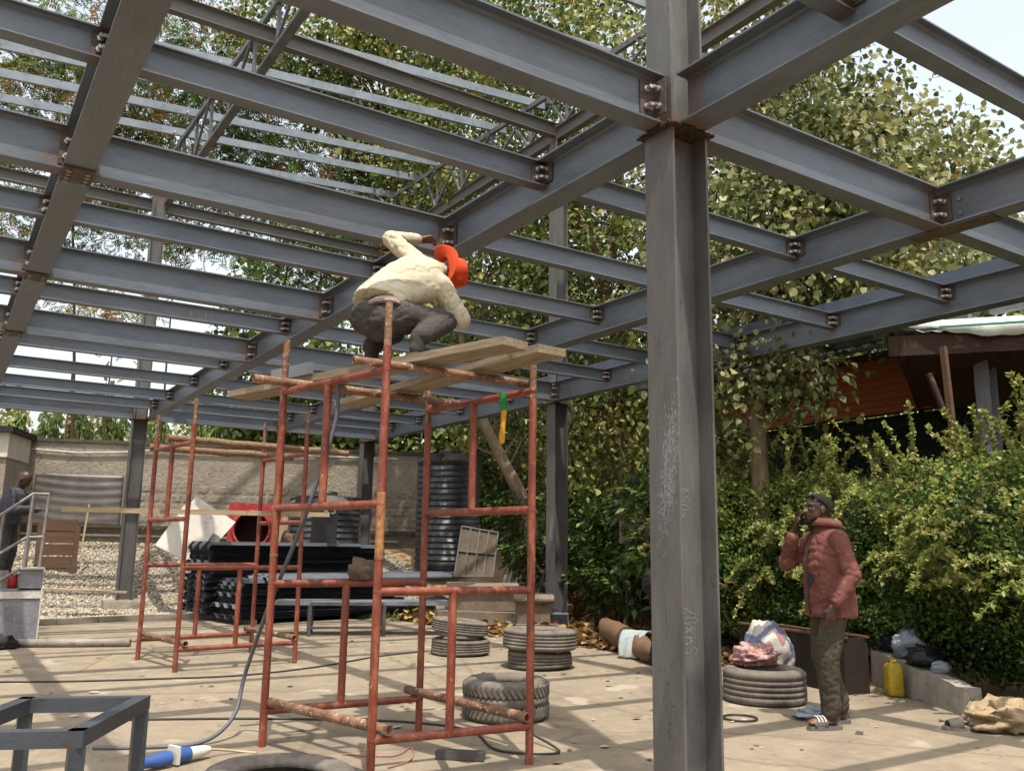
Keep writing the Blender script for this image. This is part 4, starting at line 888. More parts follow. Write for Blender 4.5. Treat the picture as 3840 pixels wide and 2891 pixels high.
M_SOLEF = skin_mat('foot_skin', rgb('5f4132'), rgb('6e4c3a'))
M_HAIR = mat('short_hair', rgb('17130f'), rgb('221c18'), rough=.95, bump=1, bs=160, bd=.01); M_EYE = mat('eye_white', rgb('8a8078'), rgb('7d736b'), rough=.3, bump=0)
def capsule(mb, p0, p1, r0, r1, n=12):
    p0, p1 = V(p0), V(p1); d = p1-p0; L = d.length; pts = []; rs = []
    if L < 1e-6: mb.ball(p0, r0, n, 8); return
    d /= L
    for i in range(5): a = math.pi/2*(1-i/4); pts.append(p0-d*r0*math.sin(a)); rs.append(max(.001, r0*math.cos(a)))
    for i in range(1, 4): pts.append(p0.lerp(p1, i/4)); rs.append(r0+(r1-r0)*i/4)
    for i in range(5): a = math.pi/2*i/4; pts.append(p1+d*r1*math.sin(a)); rs.append(max(.001, r1*math.cos(a)))
    mb.tube(pts, rs, n)
def loft(mb, secs, n=20, ax=None):
    """secs: (center, rx, ry, rot3) stacked rings, closed"""
    vs = []
    for (c, rx_, ry_, M3) in secs:
        for q in range(n): a = 2*math.pi*q/n; p = V((rx_*math.cos(a), ry_*math.sin(a), 0)); vs.append(V(c)+(M3 @ p if M3 else p))
    k = len(secs); mb.add(vs, [(i*n+q, i*n+(q+1) % n, (i+1)*n+(q+1) % n, (i+1)*n+q) for i in range(k-1) for q in range(n)]+[tuple(range(n-1, -1, -1)), tuple(range((k-1)*n, k*n))], None, True)
def blob(name, mb, m, parent, M=None, vox=.012, sm=6, folds=None, it=.5):
    """union of overlapping closed pieces into one continuous smoothed surface"""
    me = mb.mesh(name, m); o = bpy.data.objects.new('tmp', me); COL.objects.link(o)
    r = o.modifiers.new('r', 'REMESH'); r.mode = 'VOXEL'; r.voxel_size = vox; r.use_smooth_shade = True
    s_ = o.modifiers.new('s', 'SMOOTH'); s_.factor = it; s_.iterations = sm
    dg = bpy.context.evaluated_depsgraph_get(); me2 = bpy.data.meshes.new_from_object(o.evaluated_get(dg)); bpy.data.objects.remove(o)
    if folds:
        amp, fx_, fz_, seed = folds; nn_ = len(me2.vertices); co = np.empty(nn_*3); me2.vertices.foreach_get('co', co); no = np.empty(nn_*3); me2.vertices.foreach_get('normal', no); co = co.reshape(-1, 3); no = no.reshape(-1, 3)
        for i in range(nn_):
            p = V((co[i, 0]*fx_+seed, co[i, 1]*fx_, co[i, 2]*fz_)); w_ = MN.noise(p+V((MN.noise(p*1.7), MN.noise(p*1.9+V((5, 0, 0))), 0))*.7); w2 = MN.noise(p*.45+V((3, 7, 1))); co[i] += no[i]*amp*(1.1*w2-1.3*math.exp(-(w_/.09)**2)+.5*math.exp(-((w_-.2)/.12)**2))
        me2.vertices.foreach_set('co', co.ravel())
    me2.materials.clear(); me2.materials.append(m); me2.polygons.foreach_set('use_smooth', [True]*len(me2.polygons)); me2.name = name; me2.update()
    return link(name, me2, parent, M)
def hand(mb, w, d, pn, side, curl=.5, sc=1.0):
    """palm + five fingers; w wrist, d direction of fingers, pn palm normal, side = thumb direction"""
    w, d, pn, side = V(w), V(d).normalized(), V(pn).normalized(), V(side).normalized()
    for k in range(4): capsule(mb, w+side*(.018*(1.5-k))*sc, w+d*.085*sc+side*(.021*(1.5-k))*sc, .016*sc, .014*sc, 8)
    for k, L in enumerate((.07, .08, .076, .06)):
        b0 = w+d*.088*sc+side*(.021*(1.5-k))*sc; p = b0; dd = d
        for j, f in enumerate((.45, .32, .25)):
            dd = (dd+pn*curl*(.5+.35*j)).normalized(); q = p+dd*L*f*sc; capsule(mb, p, q, .0095*sc-.0008*j, .009*sc-.0008*j, 7); p = q
    t0 = w+d*.02*sc+side*.03*sc; t1 = t0+(d*.6+side*.75+pn*.3).normalized()*.042*sc; t2 = t1+(d*.9+side*.15+pn*.5).normalized()*.035*sc
    capsule(mb, t0, t1, .014*sc, .012*sc, 8); capsule(mb, t1, t2, .0115*sc, .0095*sc, 8)
def head(mb, c, fwd, upv):
    """skull, jaw, nose, lips, ears, brow; c = centre of head"""
    f, u_ = V(fwd).normalized(), V(upv).normalized(); l = u_.cross(f).normalized(); u_ = f.cross(l); M3 = Matrix((f, l, u_)).transposed(); q = lambda x, y, z: V(c)+M3 @ V((x, y, z))
    mb.ball(q(-.012, 0, .03), (.098, .077, .093), 20, 14, M=M3); mb.ball(q(.012, 0, -.035), (.08, .066, .085), 16, 12, M=M3); mb.ball(q(.045, 0, -.085), (.045, .043, .035), 14, 10, M=M3)
    mb.ball(q(.062, 0, .03), (.03, .058, .02), 12, 8, M=M3); capsule(mb, q(.083, 0, .018), q(.108, 0, -.022), .010, .015, 8); mb.ball(q(.094, .014, -.026), .011, 8, 6); mb.ball(q(.094, -.014, -.026), .011, 8, 6)
    mb.ball(q(.082, 0, -.052), (.016, .027, .009), 10, 6, M=M3); mb.ball(q(.08, 0, -.068), (.016, .024, .010), 10, 6, M=M3)
    for s_ in (-1, 1): mb.ball(q(.055, s_*.04, -.008), (.025, .022, .02), 10, 6, M=M3); mb.ball(q(-.01, s_*.078, -.008), (.022, .012, .034), 10, 8, M=M3)
    return q, M3
# ---- standing man in red jacket
mf = V((-.93, .37, 0)).normalized(); MM = Matrix(((mf.x, -mf.y, 0, 5.84), (mf.y, mf.x, 0, 4.44), (0, 0, 1, 0), (0, 0, 0, 1)))
man = thing('person', 'man in a torn faded red jacket standing with a hand at his mouth', 'person', (5.84, 4.44, 0))
b = MB(); hq, hM = head(b, (.05, 0, 1.615), (1, -.05, .08), (-.1, 0, 1))
capsule(b, (-.015, 0, 1.38), (.015, 0, 1.54), .062, .058)
loft(b, [((-.01, 0, .86), .11, .15, None), ((0, 0, 1.05), .12, .15, None), ((0, 0, 1.25), .125, .17, None), ((0, 0, 1.38), .1, .16, None), ((0, 0, 1.44), .06, .1, None)])
LA = [(0, .185, 1.39), (-.06, .265, 1.12), (.09, .25, .90)]; RA = [(0, -.185, 1.39), (.2, -.25, 1.2), (.205, -.10, 1.44)]
for A_ in (LA, RA): capsule(b, A_[0], A_[1], .05, .042); capsule(b, A_[1], A_[2], .042, .03)
hand(b, (.105, .25, .885), (.25, -.05, -1), (.35, -.6, -.1), (.8, .1, .15), .45, 1.05); hand(b, (.2, -.09, 1.45), (-.1, .35, .75), (-.75, .35, 0), (.3, .6, .4), .5, 1.0)
LL = [(0, .09, .9), (.09, .105, .5), (.075, .1, .09)]; RL = [(0, -.09, .9), (.0, -.1, .49), (-.12, -.1, .09)]
for A_ in (LL, RL): capsule(b, A_[0], A_[1], .08, .055); capsule(b, A_[1], A_[2], .055, .038)
blob('body', b, M_SKIN, man, MM, .0085, 4)
for nm, A_ in (('foot', LL), ('foot', RL)):
    b = MB(); c = V(A_[2]); b.ball(c+V((-.02, 0, -.01)), (.05, .036, .045), 12, 8); b.ball(c+V((.075, 0, -.03)), (.11, .042, .03), 14, 8); b.ball(c+V((.15, .005, -.038)), (.045, .04, .018), 12, 8); blob(nm, b, M_SOLEF, man, MM, .008, 4)
M_JKT = cloth_mat('faded_red_jacket', rgb('623a33'), rgb('70483f'), rgb('8c6c60')); M_TRS = cloth_mat('dusty_dark_trousers', rgb('3a352e'), rgb('4a4238'), rgb('5d5445'))
b = MB(); loft(b, [((-.035, 0, .80), .175, .215, None), ((-.03, 0, .83), .185, .222, None), ((-.025, 0, .95), .186, .22, None), ((-.015, 0, 1.1), .175, .21, None), ((-.005, 0, 1.22), .168, .212, None), ((-.01, 0, 1.33), .15, .208, None), ((-.015, 0, 1.41), .125, .18, None), ((-.015, 0, 1.46), .095, .13, None), ((-.01, 0, 1.50), .088, .09, None)], 28)
capsule(b, (-.01, .18, 1.385), (-.055, .262, 1.12), .078, .07, 14); capsule(b, (-.055, .262, 1.12), (.075, .25, .93), .07, .06, 14)
capsule(b, (-.01, -.18, 1.385), (.19, -.25, 1.2), .076, .07, 14); capsule(b, (.19, -.25, 1.2), (.205, -.115, 1.40), .068, .053, 14)
jk = blob('jacket', b, M_JKT, man, MM, .013, 5, (.0065, 6, 9, 3.1))
b = MB(); cl = []
for i in range(21):
    a_ = R(-150+i*15); cl.append((math.cos(a_), math.sin(a_)))
vs = []
for i, (x, y) in enumerate(cl):
    for z_, r_ in ((1.475, .085), (1.53, .096), (1.535, .108), (1.48, .125)): vs.append((-.012+x*r_*1.05, y*r_, z_+.012*x))
b.add(vs, [(i*4+j, (i+1)*4+j, (i+1)*4+j+1, i*4+j+1) for i in range(20) for j in range(3)], None, True); o = b.build('collar', M_JKT, jk, MM); o.modifiers.new('t', 'SOLIDIFY').thickness = .008
MB().tube(smooth([(.158, .012, .82), (.168, .012, .95), (.168, .012, 1.1), (.170, .012, 1.22), (.147, .012, 1.33), (.118, .012, 1.41)], 4), .006, 6).build('zip', M_BLK, jk, MM)
M_LIN = cloth_mat('dark_lining', rgb('211b1e'), rgb('2e272a'))
for pts, nm in (([(.162, .055, 1.15), (.172, .035, 1.08), (.168, .06, 1.02), (.15, .09, 1.09)], 'torn_pocket'), ([(-.075, .322, 1.09), (-.045, .325, 1.08), (-.05, .327, 1.05), (-.068, .327, 1.055)], 'torn_sleeve')):
    c = sum((V(p) for p in pts), V())/4; MB().add([V(p)+V((.012, .012, 0)) for p in pts], [(0, 1, 2, 3)]).build(nm, M_LIN, jk, MM)
b = MB()
for A_, s_ in ((LL, 1), (RL, -1)):
    capsule(b, V(A_[0])+V((-.02, 0, .0)), A_[1], .104, .09, 14); capsule(b, A_[1], V(A_[2])+V((0, 0, .07)), .09, .074, 14); capsule(b, V(A_[2])+V((.0, 0, .1)), V(A_[2])+V((.005, 0, .03)), .078, .07, 14)
loft(b, [((-.02, 0, .8), .11, .155, None), ((-.02, 0, .88), .12, .16, None), ((-.02, 0, 1.0), .11, .15, None)])
blob('trousers', b, M_TRS, man, MM, .012, 5, (.0055, 7, 12, 8.8))
b = MB(); b.ball(hq(-.018, 0, .036), (.099, .080, .094), 20, 14, M=hM); hv = [v_ for v_ in b.v]
keep = lambda p: (hM.transposed() @ (V(p)-V((.05, 0, 1.615))))
fs2 = [f for f in b.f if all((lambda q: q.z > .0 and (q.x < .045 or q.z > .07) and not (q.x > .02 and q.z < .045))(keep(b.v[i])) for i in f)]
b.f = fs2; b.mi = [0]*len(fs2); b.sm = [True]*len(fs2); b.build('hair', M_HAIR, man, MM)
b = MB(); b.ball(hq(.018, 0, -.048), (.083, .069, .08), 18, 14, M=hM); b.ball(hq(.05, 0, -.094), (.045, .044, .034), 14, 10, M=hM)
fs2 = [f for f in b.f if all((lambda q: q.z < -.05 and q.x > -.03 and not (q.x > .07 and q.z > -.078))(keep(b.v[i])) for i in f)]
b.f = fs2; b.mi = [0]*len(fs2); b.sm = [True]*len(fs2); b.build('beard', M_HAIR, man, MM)
for s_ in (-1, 1):
    MB().ball(hq(.078, s_*.034, .002), (.008, .011, .005), 10, 6, M=hM).build('eye', M_EYE, man, MM); MB().ball(hq(.085, s_*.034, .002), .006, 8, 6).build('pupil', M_HAIR, man, MM)
    MB().tube([hq(.084, s_*.015, .026), hq(.084, s_*.035, .032), hq(.07, s_*.055, .026)], .005, 6).build('eyebrow', M_HAIR, man, MM)
sg = tag(link('sunglasses', None, man, MM), 'dark sunglasses pushed up on his head')
for s_ in (-1, 1): MB().ball(hq(.058, s_*.036, .108), (.012, .03, .022), 12, 8, M=hM @ Matrix.Rotation(-.6, 3, 'Y')).build('lens', M_BLK, sg, MM); MB().tube([hq(.06, s_*.066, .105), hq(.0, s_*.082, .07), hq(-.05, s_*.08, .03)], .005, 6).build('temple', M_BLK, sg, MM)
M_SLIDE = mat('grey_slide', rgb('57534f'), rgb('68635d'), rough=.75); M_STRW = mat('white_stripe', rgb('cfccc6'), rgb('bdbab4'), rough=.6, bump=0)
for A_ in (LL, RL):
    sl_ = link('slide_sandal', None, man, MM @ Matrix.Translation((A_[2][0]+.07, A_[2][1], 0))); slipper(sl_, MM @ Matrix.Translation((A_[2][0]+.06, A_[2][1], .002)), M_SLIDE, M_STRW)
ph = MB().box((.155, -.07, 1.545), (.022, .06, .1), Matrix.Rotation(.3, 3, 'Y')).build('phone', M_BLK, None, MM); tag(ph, 'small dark phone held to the mouth of the standing man', 'phone')

# ---- crouching worker on the scaffold planks
wk = thing('person', 'worker in cream shirt and orange hat crouching on the scaffold planks', 'person', (2.28, 4.95, 2.463))
J = dict(hL=(2.24, 5.16, 2.76), hR=(2.41, 5.02, 2.76), w=(2.34, 5.14, 2.92), m=(2.46, 5.22, 3.06), ch=(2.60, 5.24, 3.14), sL=(2.66, 5.33, 3.27), sR=(2.74, 5.12, 3.06), eL=(2.54, 5.52, 3.47), wL=(2.87, 5.67, 3.58), eR=(2.87, 5.04, 2.82), wR=(2.85, 5.30, 2.95), kL=(2.52, 5.36, 2.74), kR=(2.76, 5.06, 2.79), aL=(2.31, 5.25, 2.555), aR=(2.44, 4.84, 2.555))
J = {k: V(q) for k, q in J.items()}
hc = V((2.88, 5.26, 3.21)); ax_ = V((.86, -.35, .12)).normalized(); hf = V((.25, .5, -.6)); hf = (hf-ax_*hf.dot(ax_)).normalized()
b = MB(); hq2, hM2 = head(b, hc, hf, ax_)
spine = [J['hL'].lerp(J['hR'], .5), J['w'], J['m'], J['ch']]
for a_, c_, r0, r1 in ((spine[0], spine[1], .115, .09), (spine[1], spine[2], .085, .08), (spine[2], spine[3], .08, .08), (J['ch'], J['sL'], .07, .055), (J['ch'], J['sR'], .07, .055), (J['ch'], hc-ax_*.06, .07, .058), (J['sL'], J['eL'], .05, .04), (J['eL'], J['wL'], .042, .03), (J['sR'], J['eR'], .05, .042), (J['eR'], J['wR'], .042, .03), (J['hL'], J['kL'], .085, .06), (J['kL'], J['aL'], .058, .04), (J['hR'], J['kR'], .085, .06), (J['kR'], J['aR'], .058, .04)): capsule(b, a_, c_, r0, r1)
hand(b, J['wL'], V((3.05, 5.72, 3.63))-J['wL'], (.2, .3, -.8), (-.2, -.9, .3), .55); hand(b, J['wR'], V((2.9, 5.5, 3.05))-J['wR'], (.5, 0, .5), (0, -.3, .9), .6)
blob('body', b, M_SKIN2, wk, Matrix(), .01, 4)
M_SHIRT = cloth_mat('cream_shirt', rgb('b9b09a'), rgb('aaa087'), rgb('c3bba8')); M_GTR = cloth_mat('dark_grey_trousers', rgb('3a3735'), rgb('484441'), rgb('565048'))
def rings(cs, lat, sizes):
    out = []
    for i, c in enumerate(cs):
        t = (cs[min(i+1, len(cs)-1)]-cs[max(i-1, 0)]).normalized(); l = (lat[i]-t*lat[i].dot(t)).normalized(); d = t.cross(l); out.append((c, sizes[i][0], sizes[i][1], Matrix((l, d, t)).transposed()))
    return out
hipc = J['hL'].lerp(J['hR'], .5); lat0 = (J['hR']-J['hL']).normalized(); lat1 = (J['sR']-J['sL']).normalized()
cs = [V((2.29, 5.12, 2.84)), V((2.33, 5.14, 2.90)), V((2.41, 5.18, 2.99)), V((2.51, 5.21, 3.08)), V((2.62, 5.22, 3.14)), V((2.71, 5.22, 3.175)), V((2.77, 5.23, 3.19))]
lt = [lat0.lerp(lat1, k/6) for k in range(7)]
b = MB(); loft(b, rings(cs, lt, [(.2, .15), (.192, .135), (.178, .112), (.187, .112), (.197, .112), (.165, .1), (.08, .08)]), 28)
for a_, c_, r0, r1 in ((J['ch'], J['sL'], .1, .078), (J['ch'], J['sR'], .1, .082), (J['sL'], J['eL'], .075, .064), (J['eL'], J['eL'].lerp(J['wL'], .8), .062, .047), (J['sR'], J['eR'], .08, .07), (J['eR'], J['eR'].lerp(J['wR'], .75), .068, .052), (V((2.74, 5.22, 3.18)), V((2.80, 5.24, 3.2)), .075, .07), (V((2.50, 5.10, 2.93)), V((2.64, 5.12, 3.0)), .075, .08)): capsule(b, a_, c_, r0, r1, 14)
blob('shirt', b, M_SHIRT, wk, Matrix(), .011, 7, (.006, 7, 7, 1.7))
b = MB()
for a_, c_, r0, r1 in ((J['hL'], J['hR'], .125, .125), (hipc+V((-.03, -.01, -.03)), hipc+V((.03, .03, .08)), .15, .135), (J['hL'], J['kL'], .108, .08), (J['kL'], J['aL']+V((0, 0, .05)), .078, .06), (J['hR'], J['kR'], .108, .082), (J['kR'], J['aR']+V((.02, 0, .05)), .08, .062)): capsule(b, a_, c_, r0, r1, 14)
blob('trousers', b, M_GTR, wk, Matrix(), .011, 6, (.0055, 9, 9, 4.4))
def plaid():
    s = N('plaid_cotton'); co = s.coord('Object'); w1 = s.n('TexWave', bands_direction='DIAGONAL'); w1.inputs['Scale'].default_value = 22; w2 = s.n('TexWave', bands_direction='Z'); w2.inputs['Scale'].default_value = 24; s.l(co, w1.inputs[0]); s.l(co, w2.inputs[0])
    col = s.mix(s.ramp(w1.outputs['Fac'], [(.5, 0), (.6, .6)]), rgb('b5a195'), rgb('6b5458')); col = s.mix(s.ramp(w2.outputs['Fac'], [(.5, 0), (.6, .6)]), col, rgb('5d4448')); return s.set(col, .9)
b = MB(); wc_ = spine[0].lerp(J['w'], .42); wz = (J['w']-spine[0]).normalized(); wM = wz.to_track_quat('Z', 'Y').to_matrix()
b.revolve([(.138, -.03), (.146, 0), (.136, .025)], 28, wc_-wz*.03, wM @ Matrix.Diagonal((1.0, 1.18, 1))); blobp = b.build('plaid_waistband', plaid(), wk)
b = MB(); b.revolve([(.147, -.012), (.156, 0), (.147, .012)], 28, wc_-wz*.06, wM @ Matrix.Diagonal((1.0, 1.18, 1))); b.build('belt', M_GTR, wk)
M_HAT = mat('orange_felt', rgb('c8451c'), rgb('b53a18'), rgb('d4602f'), sc=5, rough=.95, bump=.3, bs=90)
hb = hc-ax_*.02; HM = ax_.to_track_quat('Z', 'Y').to_matrix(); hh = MB(); n_ = 36; prof = [(.205, .01), (.165, -.006), (.122, .0), (.118, .04), (.11, .09), (.098, .135), (.075, .158), (.045, .152), (.001, .142)]; vs = []
for (r_, z_) in prof:
    for q in range(n_):
        a_ = 2*math.pi*q/n_; wv = (.05*math.cos(2*a_+.6) if r_ > .14 else 0)*(r_-.118)/.067; k = 1+(.12*math.cos(2*a_) if r_ < .1 else .03*math.cos(2*a_)); vs.append(hb+HM @ V((r_*k*math.cos(a_), r_*math.sin(a_), z_+wv-(.02*abs(math.cos(a_)) if r_ < .06 else 0))))
hh.add(vs, [(i*n_+q, i*n_+(q+1) % n_, (i+1)*n_+(q+1) % n_, (i+1)*n_+q) for i in range(len(prof)-1) for q in range(n_)], None, True); o = hh.build('felt_hat', M_HAT, wk); o.modifiers.new('t', 'SOLIDIFY').thickness = .006; o.modifiers.new('b', 'SUBSURF').levels = 1
M_SHOE = mat('dark_shoe', rgb('2b2927'), rgb('3a3734'), rough=.8); M_SHSO = mat('shoe_sole', rgb('7a6446'), rgb('5b4c38'), rough=.85)
for A_, dr in ((J['aL'], V((.5, .55, 0))), (J['aR'], V((.75, .25, 0)))):
    d = dr.normalized(); c = V((A_.x, A_.y, 2.463)); sh_ = link('shoe', None, wk, Matrix.Translation(c)); M3 = frame(c, c+d).to_3x3()
    b = MB(); b.ball(c+V((0, 0, .055)), (.06, .045, .06), 12, 8, M=M3); b.ball(c+d*.12+V((0, 0, .04)), (.11, .045, .04), 14, 8, M=M3); capsule(b, c+V((0, 0, .06)), c+V((0, 0, .13)), .048, .05); blob('upper', b, M_SHOE, sh_, Matrix(), .009, 3)
    MB().box(c+d*.08+V((0, 0, .012)), (.27, .09, .022), M3).build('sole', M_SHSO, sh_)
# ---- man at far left behind the railing
lf = V((.80, -.42, 0)).normalized(); LM = Matrix(((lf.x, -lf.y, 0, .88), (lf.y, lf.x, 0, 14.5), (0, 0, 1, .68), (0, 0, 0, 1)))
lm = thing('person', 'bald man in dark overalls bending over work behind the stair railing', 'person', (.88, 14.5, .68))
b = MB(); hq3, hM3 = head(b, (.17, .0, 1.46), (.75, 0, -.65), (.6, 0, .8)); capsule(b, (.08, 0, 1.3), (.14, 0, 1.42), .06, .055)
loft(b, [((0, 0, .86), .11, .15, None), ((.03, 0, 1.05), .12, .15, None), ((.07, 0, 1.22), .12, .17, None), ((.09, 0, 1.32), .07, .13, None)])
for s_ in (-1, 1):
    capsule(b, (.09, s_*.18, 1.27), (.12, s_*.25, 1.02), .05, .042); capsule(b, (.12, s_*.25, 1.02), (.38, s_*.13, 1.04), .042, .03); hand(b, (.4, s_*.12, 1.045), (1, -s_*.25, 0), (0, 0, -1), (.2, -s_, .2), .5)
    capsule(b, (0, s_*.09, .88), (.05, s_*.1, .48), .08, .055); capsule(b, (.05, s_*.1, .48), (0, s_*.1, .09), .055, .04); b.ball((.06, s_*.1, .04), (.12, .045, .04), 12, 8)
blob('body', b, M_SKIN, lm, LM, .012, 4)
M_OVR = cloth_mat('navy_work_shirt', rgb('3d3c45'), rgb('4b4a52'), rgb('56535a')); b = MB()
loft(b, [((.0, 0, .82), .16, .2, None), ((.02, 0, .95), .165, .2, None), ((.05, 0, 1.12), .17, .22, None), ((.08, 0, 1.25), .14, .21, None), ((.10, 0, 1.33), .08, .1, None)])
for s_ in (-1, 1): capsule(b, (.09, s_*.18, 1.26), (.12, s_*.25, 1.02), .08, .072); capsule(b, (.12, s_*.25, 1.02), (.33, s_*.15, 1.04), .07, .052)
blob('shirt', b, M_OVR, lm, LM, .014, 5, (.007, 9, 9, 2.2)); b = MB()
for s_ in (-1, 1): capsule(b, (0, s_*.09, .86), (.05, s_*.1, .48), .115, .085); capsule(b, (.05, s_*.1, .48), (0, s_*.1, .1), .085, .07)
capsule(b, (0, -.06, .88), (0, .06, .88), .14, .14); blob('trousers', b, M_GTR, lm, LM, .014, 5, (.01, 9, 12, 5.2))
for s_ in (-1, 1): b = MB(); b.ball((.06, s_*.1, .045), (.14, .055, .05), 14, 8); capsule(b, (0, s_*.1, .06), (0, s_*.1, .14), .055, .055); blob('boot', b, M_SHOE, lm, LM, .012, 3)
# ---- person bending behind the main column
bf = V((.84, -.54, 0)).normalized(); BM = Matrix(((bf.x, -bf.y, 0, 6.60), (bf.y, bf.x, 0, 7.16), (0, 0, 1, 0), (0, 0, 0, 1)))
bp = thing('person', 'person in dark clothes bending over, mostly hidden behind the main column', 'person', (6.70, 7.12, 0))
b = MB(); head(b, (.45, 0, 1.22), (.7, 0, -.7), (.8, 0, .6)); capsule(b, (.34, 0, 1.1), (.4, 0, 1.18), .08, .055); capsule(b, (0, 0, .92), (.34, 0, 1.1), .13, .12)
for s_ in (-1, 1): capsule(b, (.34, s_*.17, 1.06), (.44, s_*.2, .84), .05, .042); capsule(b, (.44, s_*.2, .84), (.52, s_*.12, .93), .04, .03); hand(b, (.53, s_*.12, .935), (1, 0, .1), (0, 0, -1), (0, -s_, .2), .5); capsule(b, (0, s_*.09, .9), (.05, s_*.1, .48), .08, .055); capsule(b, (.05, s_*.1, .48), (-.02, s_*.1, .06), .055, .04); b.ball((.06, s_*.1, .04), (.12, .045, .04), 12, 8)
blob('body', b, M_SKIN2, bp, BM, .014, 4); M_DKC = cloth_mat('black_clothes', rgb('242122'), rgb('302c2c')); b = MB(); capsule(b, (-.02, 0, .93), (.34, 0, 1.09), .17, .165)
for s_ in (-1, 1): capsule(b, (.34, s_*.17, 1.06), (.44, s_*.2, .84), .08, .07); capsule(b, (0, s_*.09, .9), (.05, s_*.1, .48), .12, .09); capsule(b, (.05, s_*.1, .48), (-.02, s_*.1, .12), .09, .075)
blob('clothes', b, M_DKC, bp, BM, .016, 5, (.012, 8, 8, 6.2))
# ================================================================== VEGETATION
def leafmat(name, stops, trans=.32, rough=.55):
    s = N(name); a = s.n('Attribute', attribute_name='tone'); col = s.ramp(a.outputs['Fac'], stops)
    s.set(col, rough, 0, .35); t = s.n('BsdfTranslucent'); s.l(s.mix(.5, col, rgb('a8a040'), 'MULTIPLY') if False else col, t.inputs[0])
    m = s.n('MixShader'); m.inputs[0].default_value = trans; s.l(s.b.outputs[0], m.inputs[1]); s.l(t.outputs[0], m.inputs[2]); s.l(m.outputs[0], s.out.inputs[0]); return s.m
def unit(a): return a/np.maximum(np.linalg.norm(a, axis=1, keepdims=True), 1e-9)
HEART = (np.array([(0, 0, 0), (.12, .36, .05), (.5, .42, .09), (1, 0, -.06), (.5, -.42, .09), (.12, -.36, .05)]), [(0, 1, 2, 3), (0, 3, 4, 5)])
LANCE = (np.array([(0, 0, 0), (.45, .15, .04), (1, 0, -.08), (.45, -.15, .04)]), [(0, 1, 2), (0, 2, 3)])
OVAL = (np.array([(0, 0, 0), (.5, .32, .07), (1, 0, 0), (.5, -.32, .07)]), [(0, 1, 2), (0, 2, 3)])
_fv = []; _ff = []
for k in range(5):
    x = .15+.18*k; L_ = .4*math.sin(.6+k*.42)
    for s_ in (-1, 1):
        i = len(_fv); _fv += [(x-.02, 0, 0), (x+.1, s_*L_*.45, .03), (x+.06, s_*L_, -.06), (x-.06, s_*L_*.5, .03)]; _ff.append((i, i+1, i+2, i+3) if s_ > 0 else (i+3, i+2, i+1, i))
FEATH = (np.array(_fv), _ff)
def leaves(name, P_, D_, U_, size, tone, tpl, m, parent, kind=None):
    """many leaf-sized faces as one mesh; D direction, U approximate normal"""
    P_, D_, U_ = np.asarray(P_), unit(np.asarray(D_)), np.asarray(U_); Y_ = unit(np.cross(U_, D_)); Z_ = np.cross(D_, Y_); T, F = tpl; n_ = len(P_); k = len(T)
    co = P_[:, None, :]+size[:, None, None]*(T[None, :, 0, None]*D_[:, None, :]+T[None, :, 1, None]*Y_[:, None, :]+T[None, :, 2, None]*Z_[:, None, :])
    me = bpy.data.meshes.new(name); me.vertices.add(n_*k); c0 = P_.mean(0); c0[2] = P_[:, 2].min(); me.vertices.foreach_set('co', (co-c0).reshape(-1).astype(np.float32))
    fl = np.concatenate([np.array(f) for f in F]); ln = [len(f) for f in F]; idx = (fl[None, :]+(np.arange(n_)*k)[:, None]).reshape(-1)
    me.loops.add(len(idx)); me.loops.foreach_set('vertex_index', idx.astype(np.int32)); tot = np.tile(ln, n_); st = np.concatenate([[0], np.cumsum(tot)[:-1]])
    me.polygons.add(len(tot)); me.polygons.foreach_set('loop_start', st.astype(np.int32)); me.polygons.foreach_set('loop_total', tot.astype(np.int32)); me.update(calc_edges=True)
    at = me.attributes.new('tone', 'FLOAT', 'POINT'); at.data.foreach_set('value', np.repeat(tone, k).astype(np.float32)); me.materials.append(m)
    return tag(link(name, me, parent, Matrix.Translation([float(q) for q in c0])), kind=kind)
def rnd(n_): return rng.normal(size=(n_, 3))
def crownpts(blobs, dens, ncl, spread, droop, patch=.0):
    """clusters spread through ellipsoids; returns leaf positions, dirs, normals, cluster tone, cluster centres"""
    PP = []; DD = []; UU = []; TT = []; CC = []
    for (x, y, z_, r) in blobs:
        k = max(4, int(ncl*r*r)); d = unit(rnd(k)); rad = r*rng.uniform(.35, 1, (k, 1))**.6; c = np.array([x, y, z_])+d*rad*np.array([1, 1, .8])
        for q in c:
            nl = int(dens*rng.uniform(.5, 1.5)); o_ = np.clip(rng.normal(size=(nl, 3)), -1.7, 1.7)*spread*np.array([1, 1, .75]); p = q+o_; PP.append(p)
            out = unit(o_+np.array([0, 0, .05])); DD.append(out*.7+rnd(nl)*.35+np.array([0, 0, -droop])); UU.append(np.array([0, 0, .8])+rnd(nl)*.75); TT.append(np.clip(rng.normal(rng.uniform(.1, .78) if rng.random() > patch else .97, .15, nl), 0, 1)); CC.append(q)
    return np.concatenate(PP), np.concatenate(DD), np.concatenate(UU), np.concatenate(TT), CC
M_BARK = wood('bark', rgb('6f5540'), rgb('57412f'), rgb('8a6e55'), (6, 6, 1.2)); M_BARK2 = wood('pale_bark', rgb('8a7a66'), rgb('75654f'), rgb('5b4c3b'), (6, 6, 1.2))
def trunk(path, r0, r1, m, parent, name='trunk'):
    p = smooth([V(q[:3]) for q in path], 5); n_ = len(p); p = [q+V((MN.noise(q*2), MN.noise(q*2+V((9, 0, 0))), 0))*.05 for q in p]
    return MB().tube(p, [r0+(r1-r0)*i/(n_-1) for i in range(n_)], 10).build(name, m, parent), p
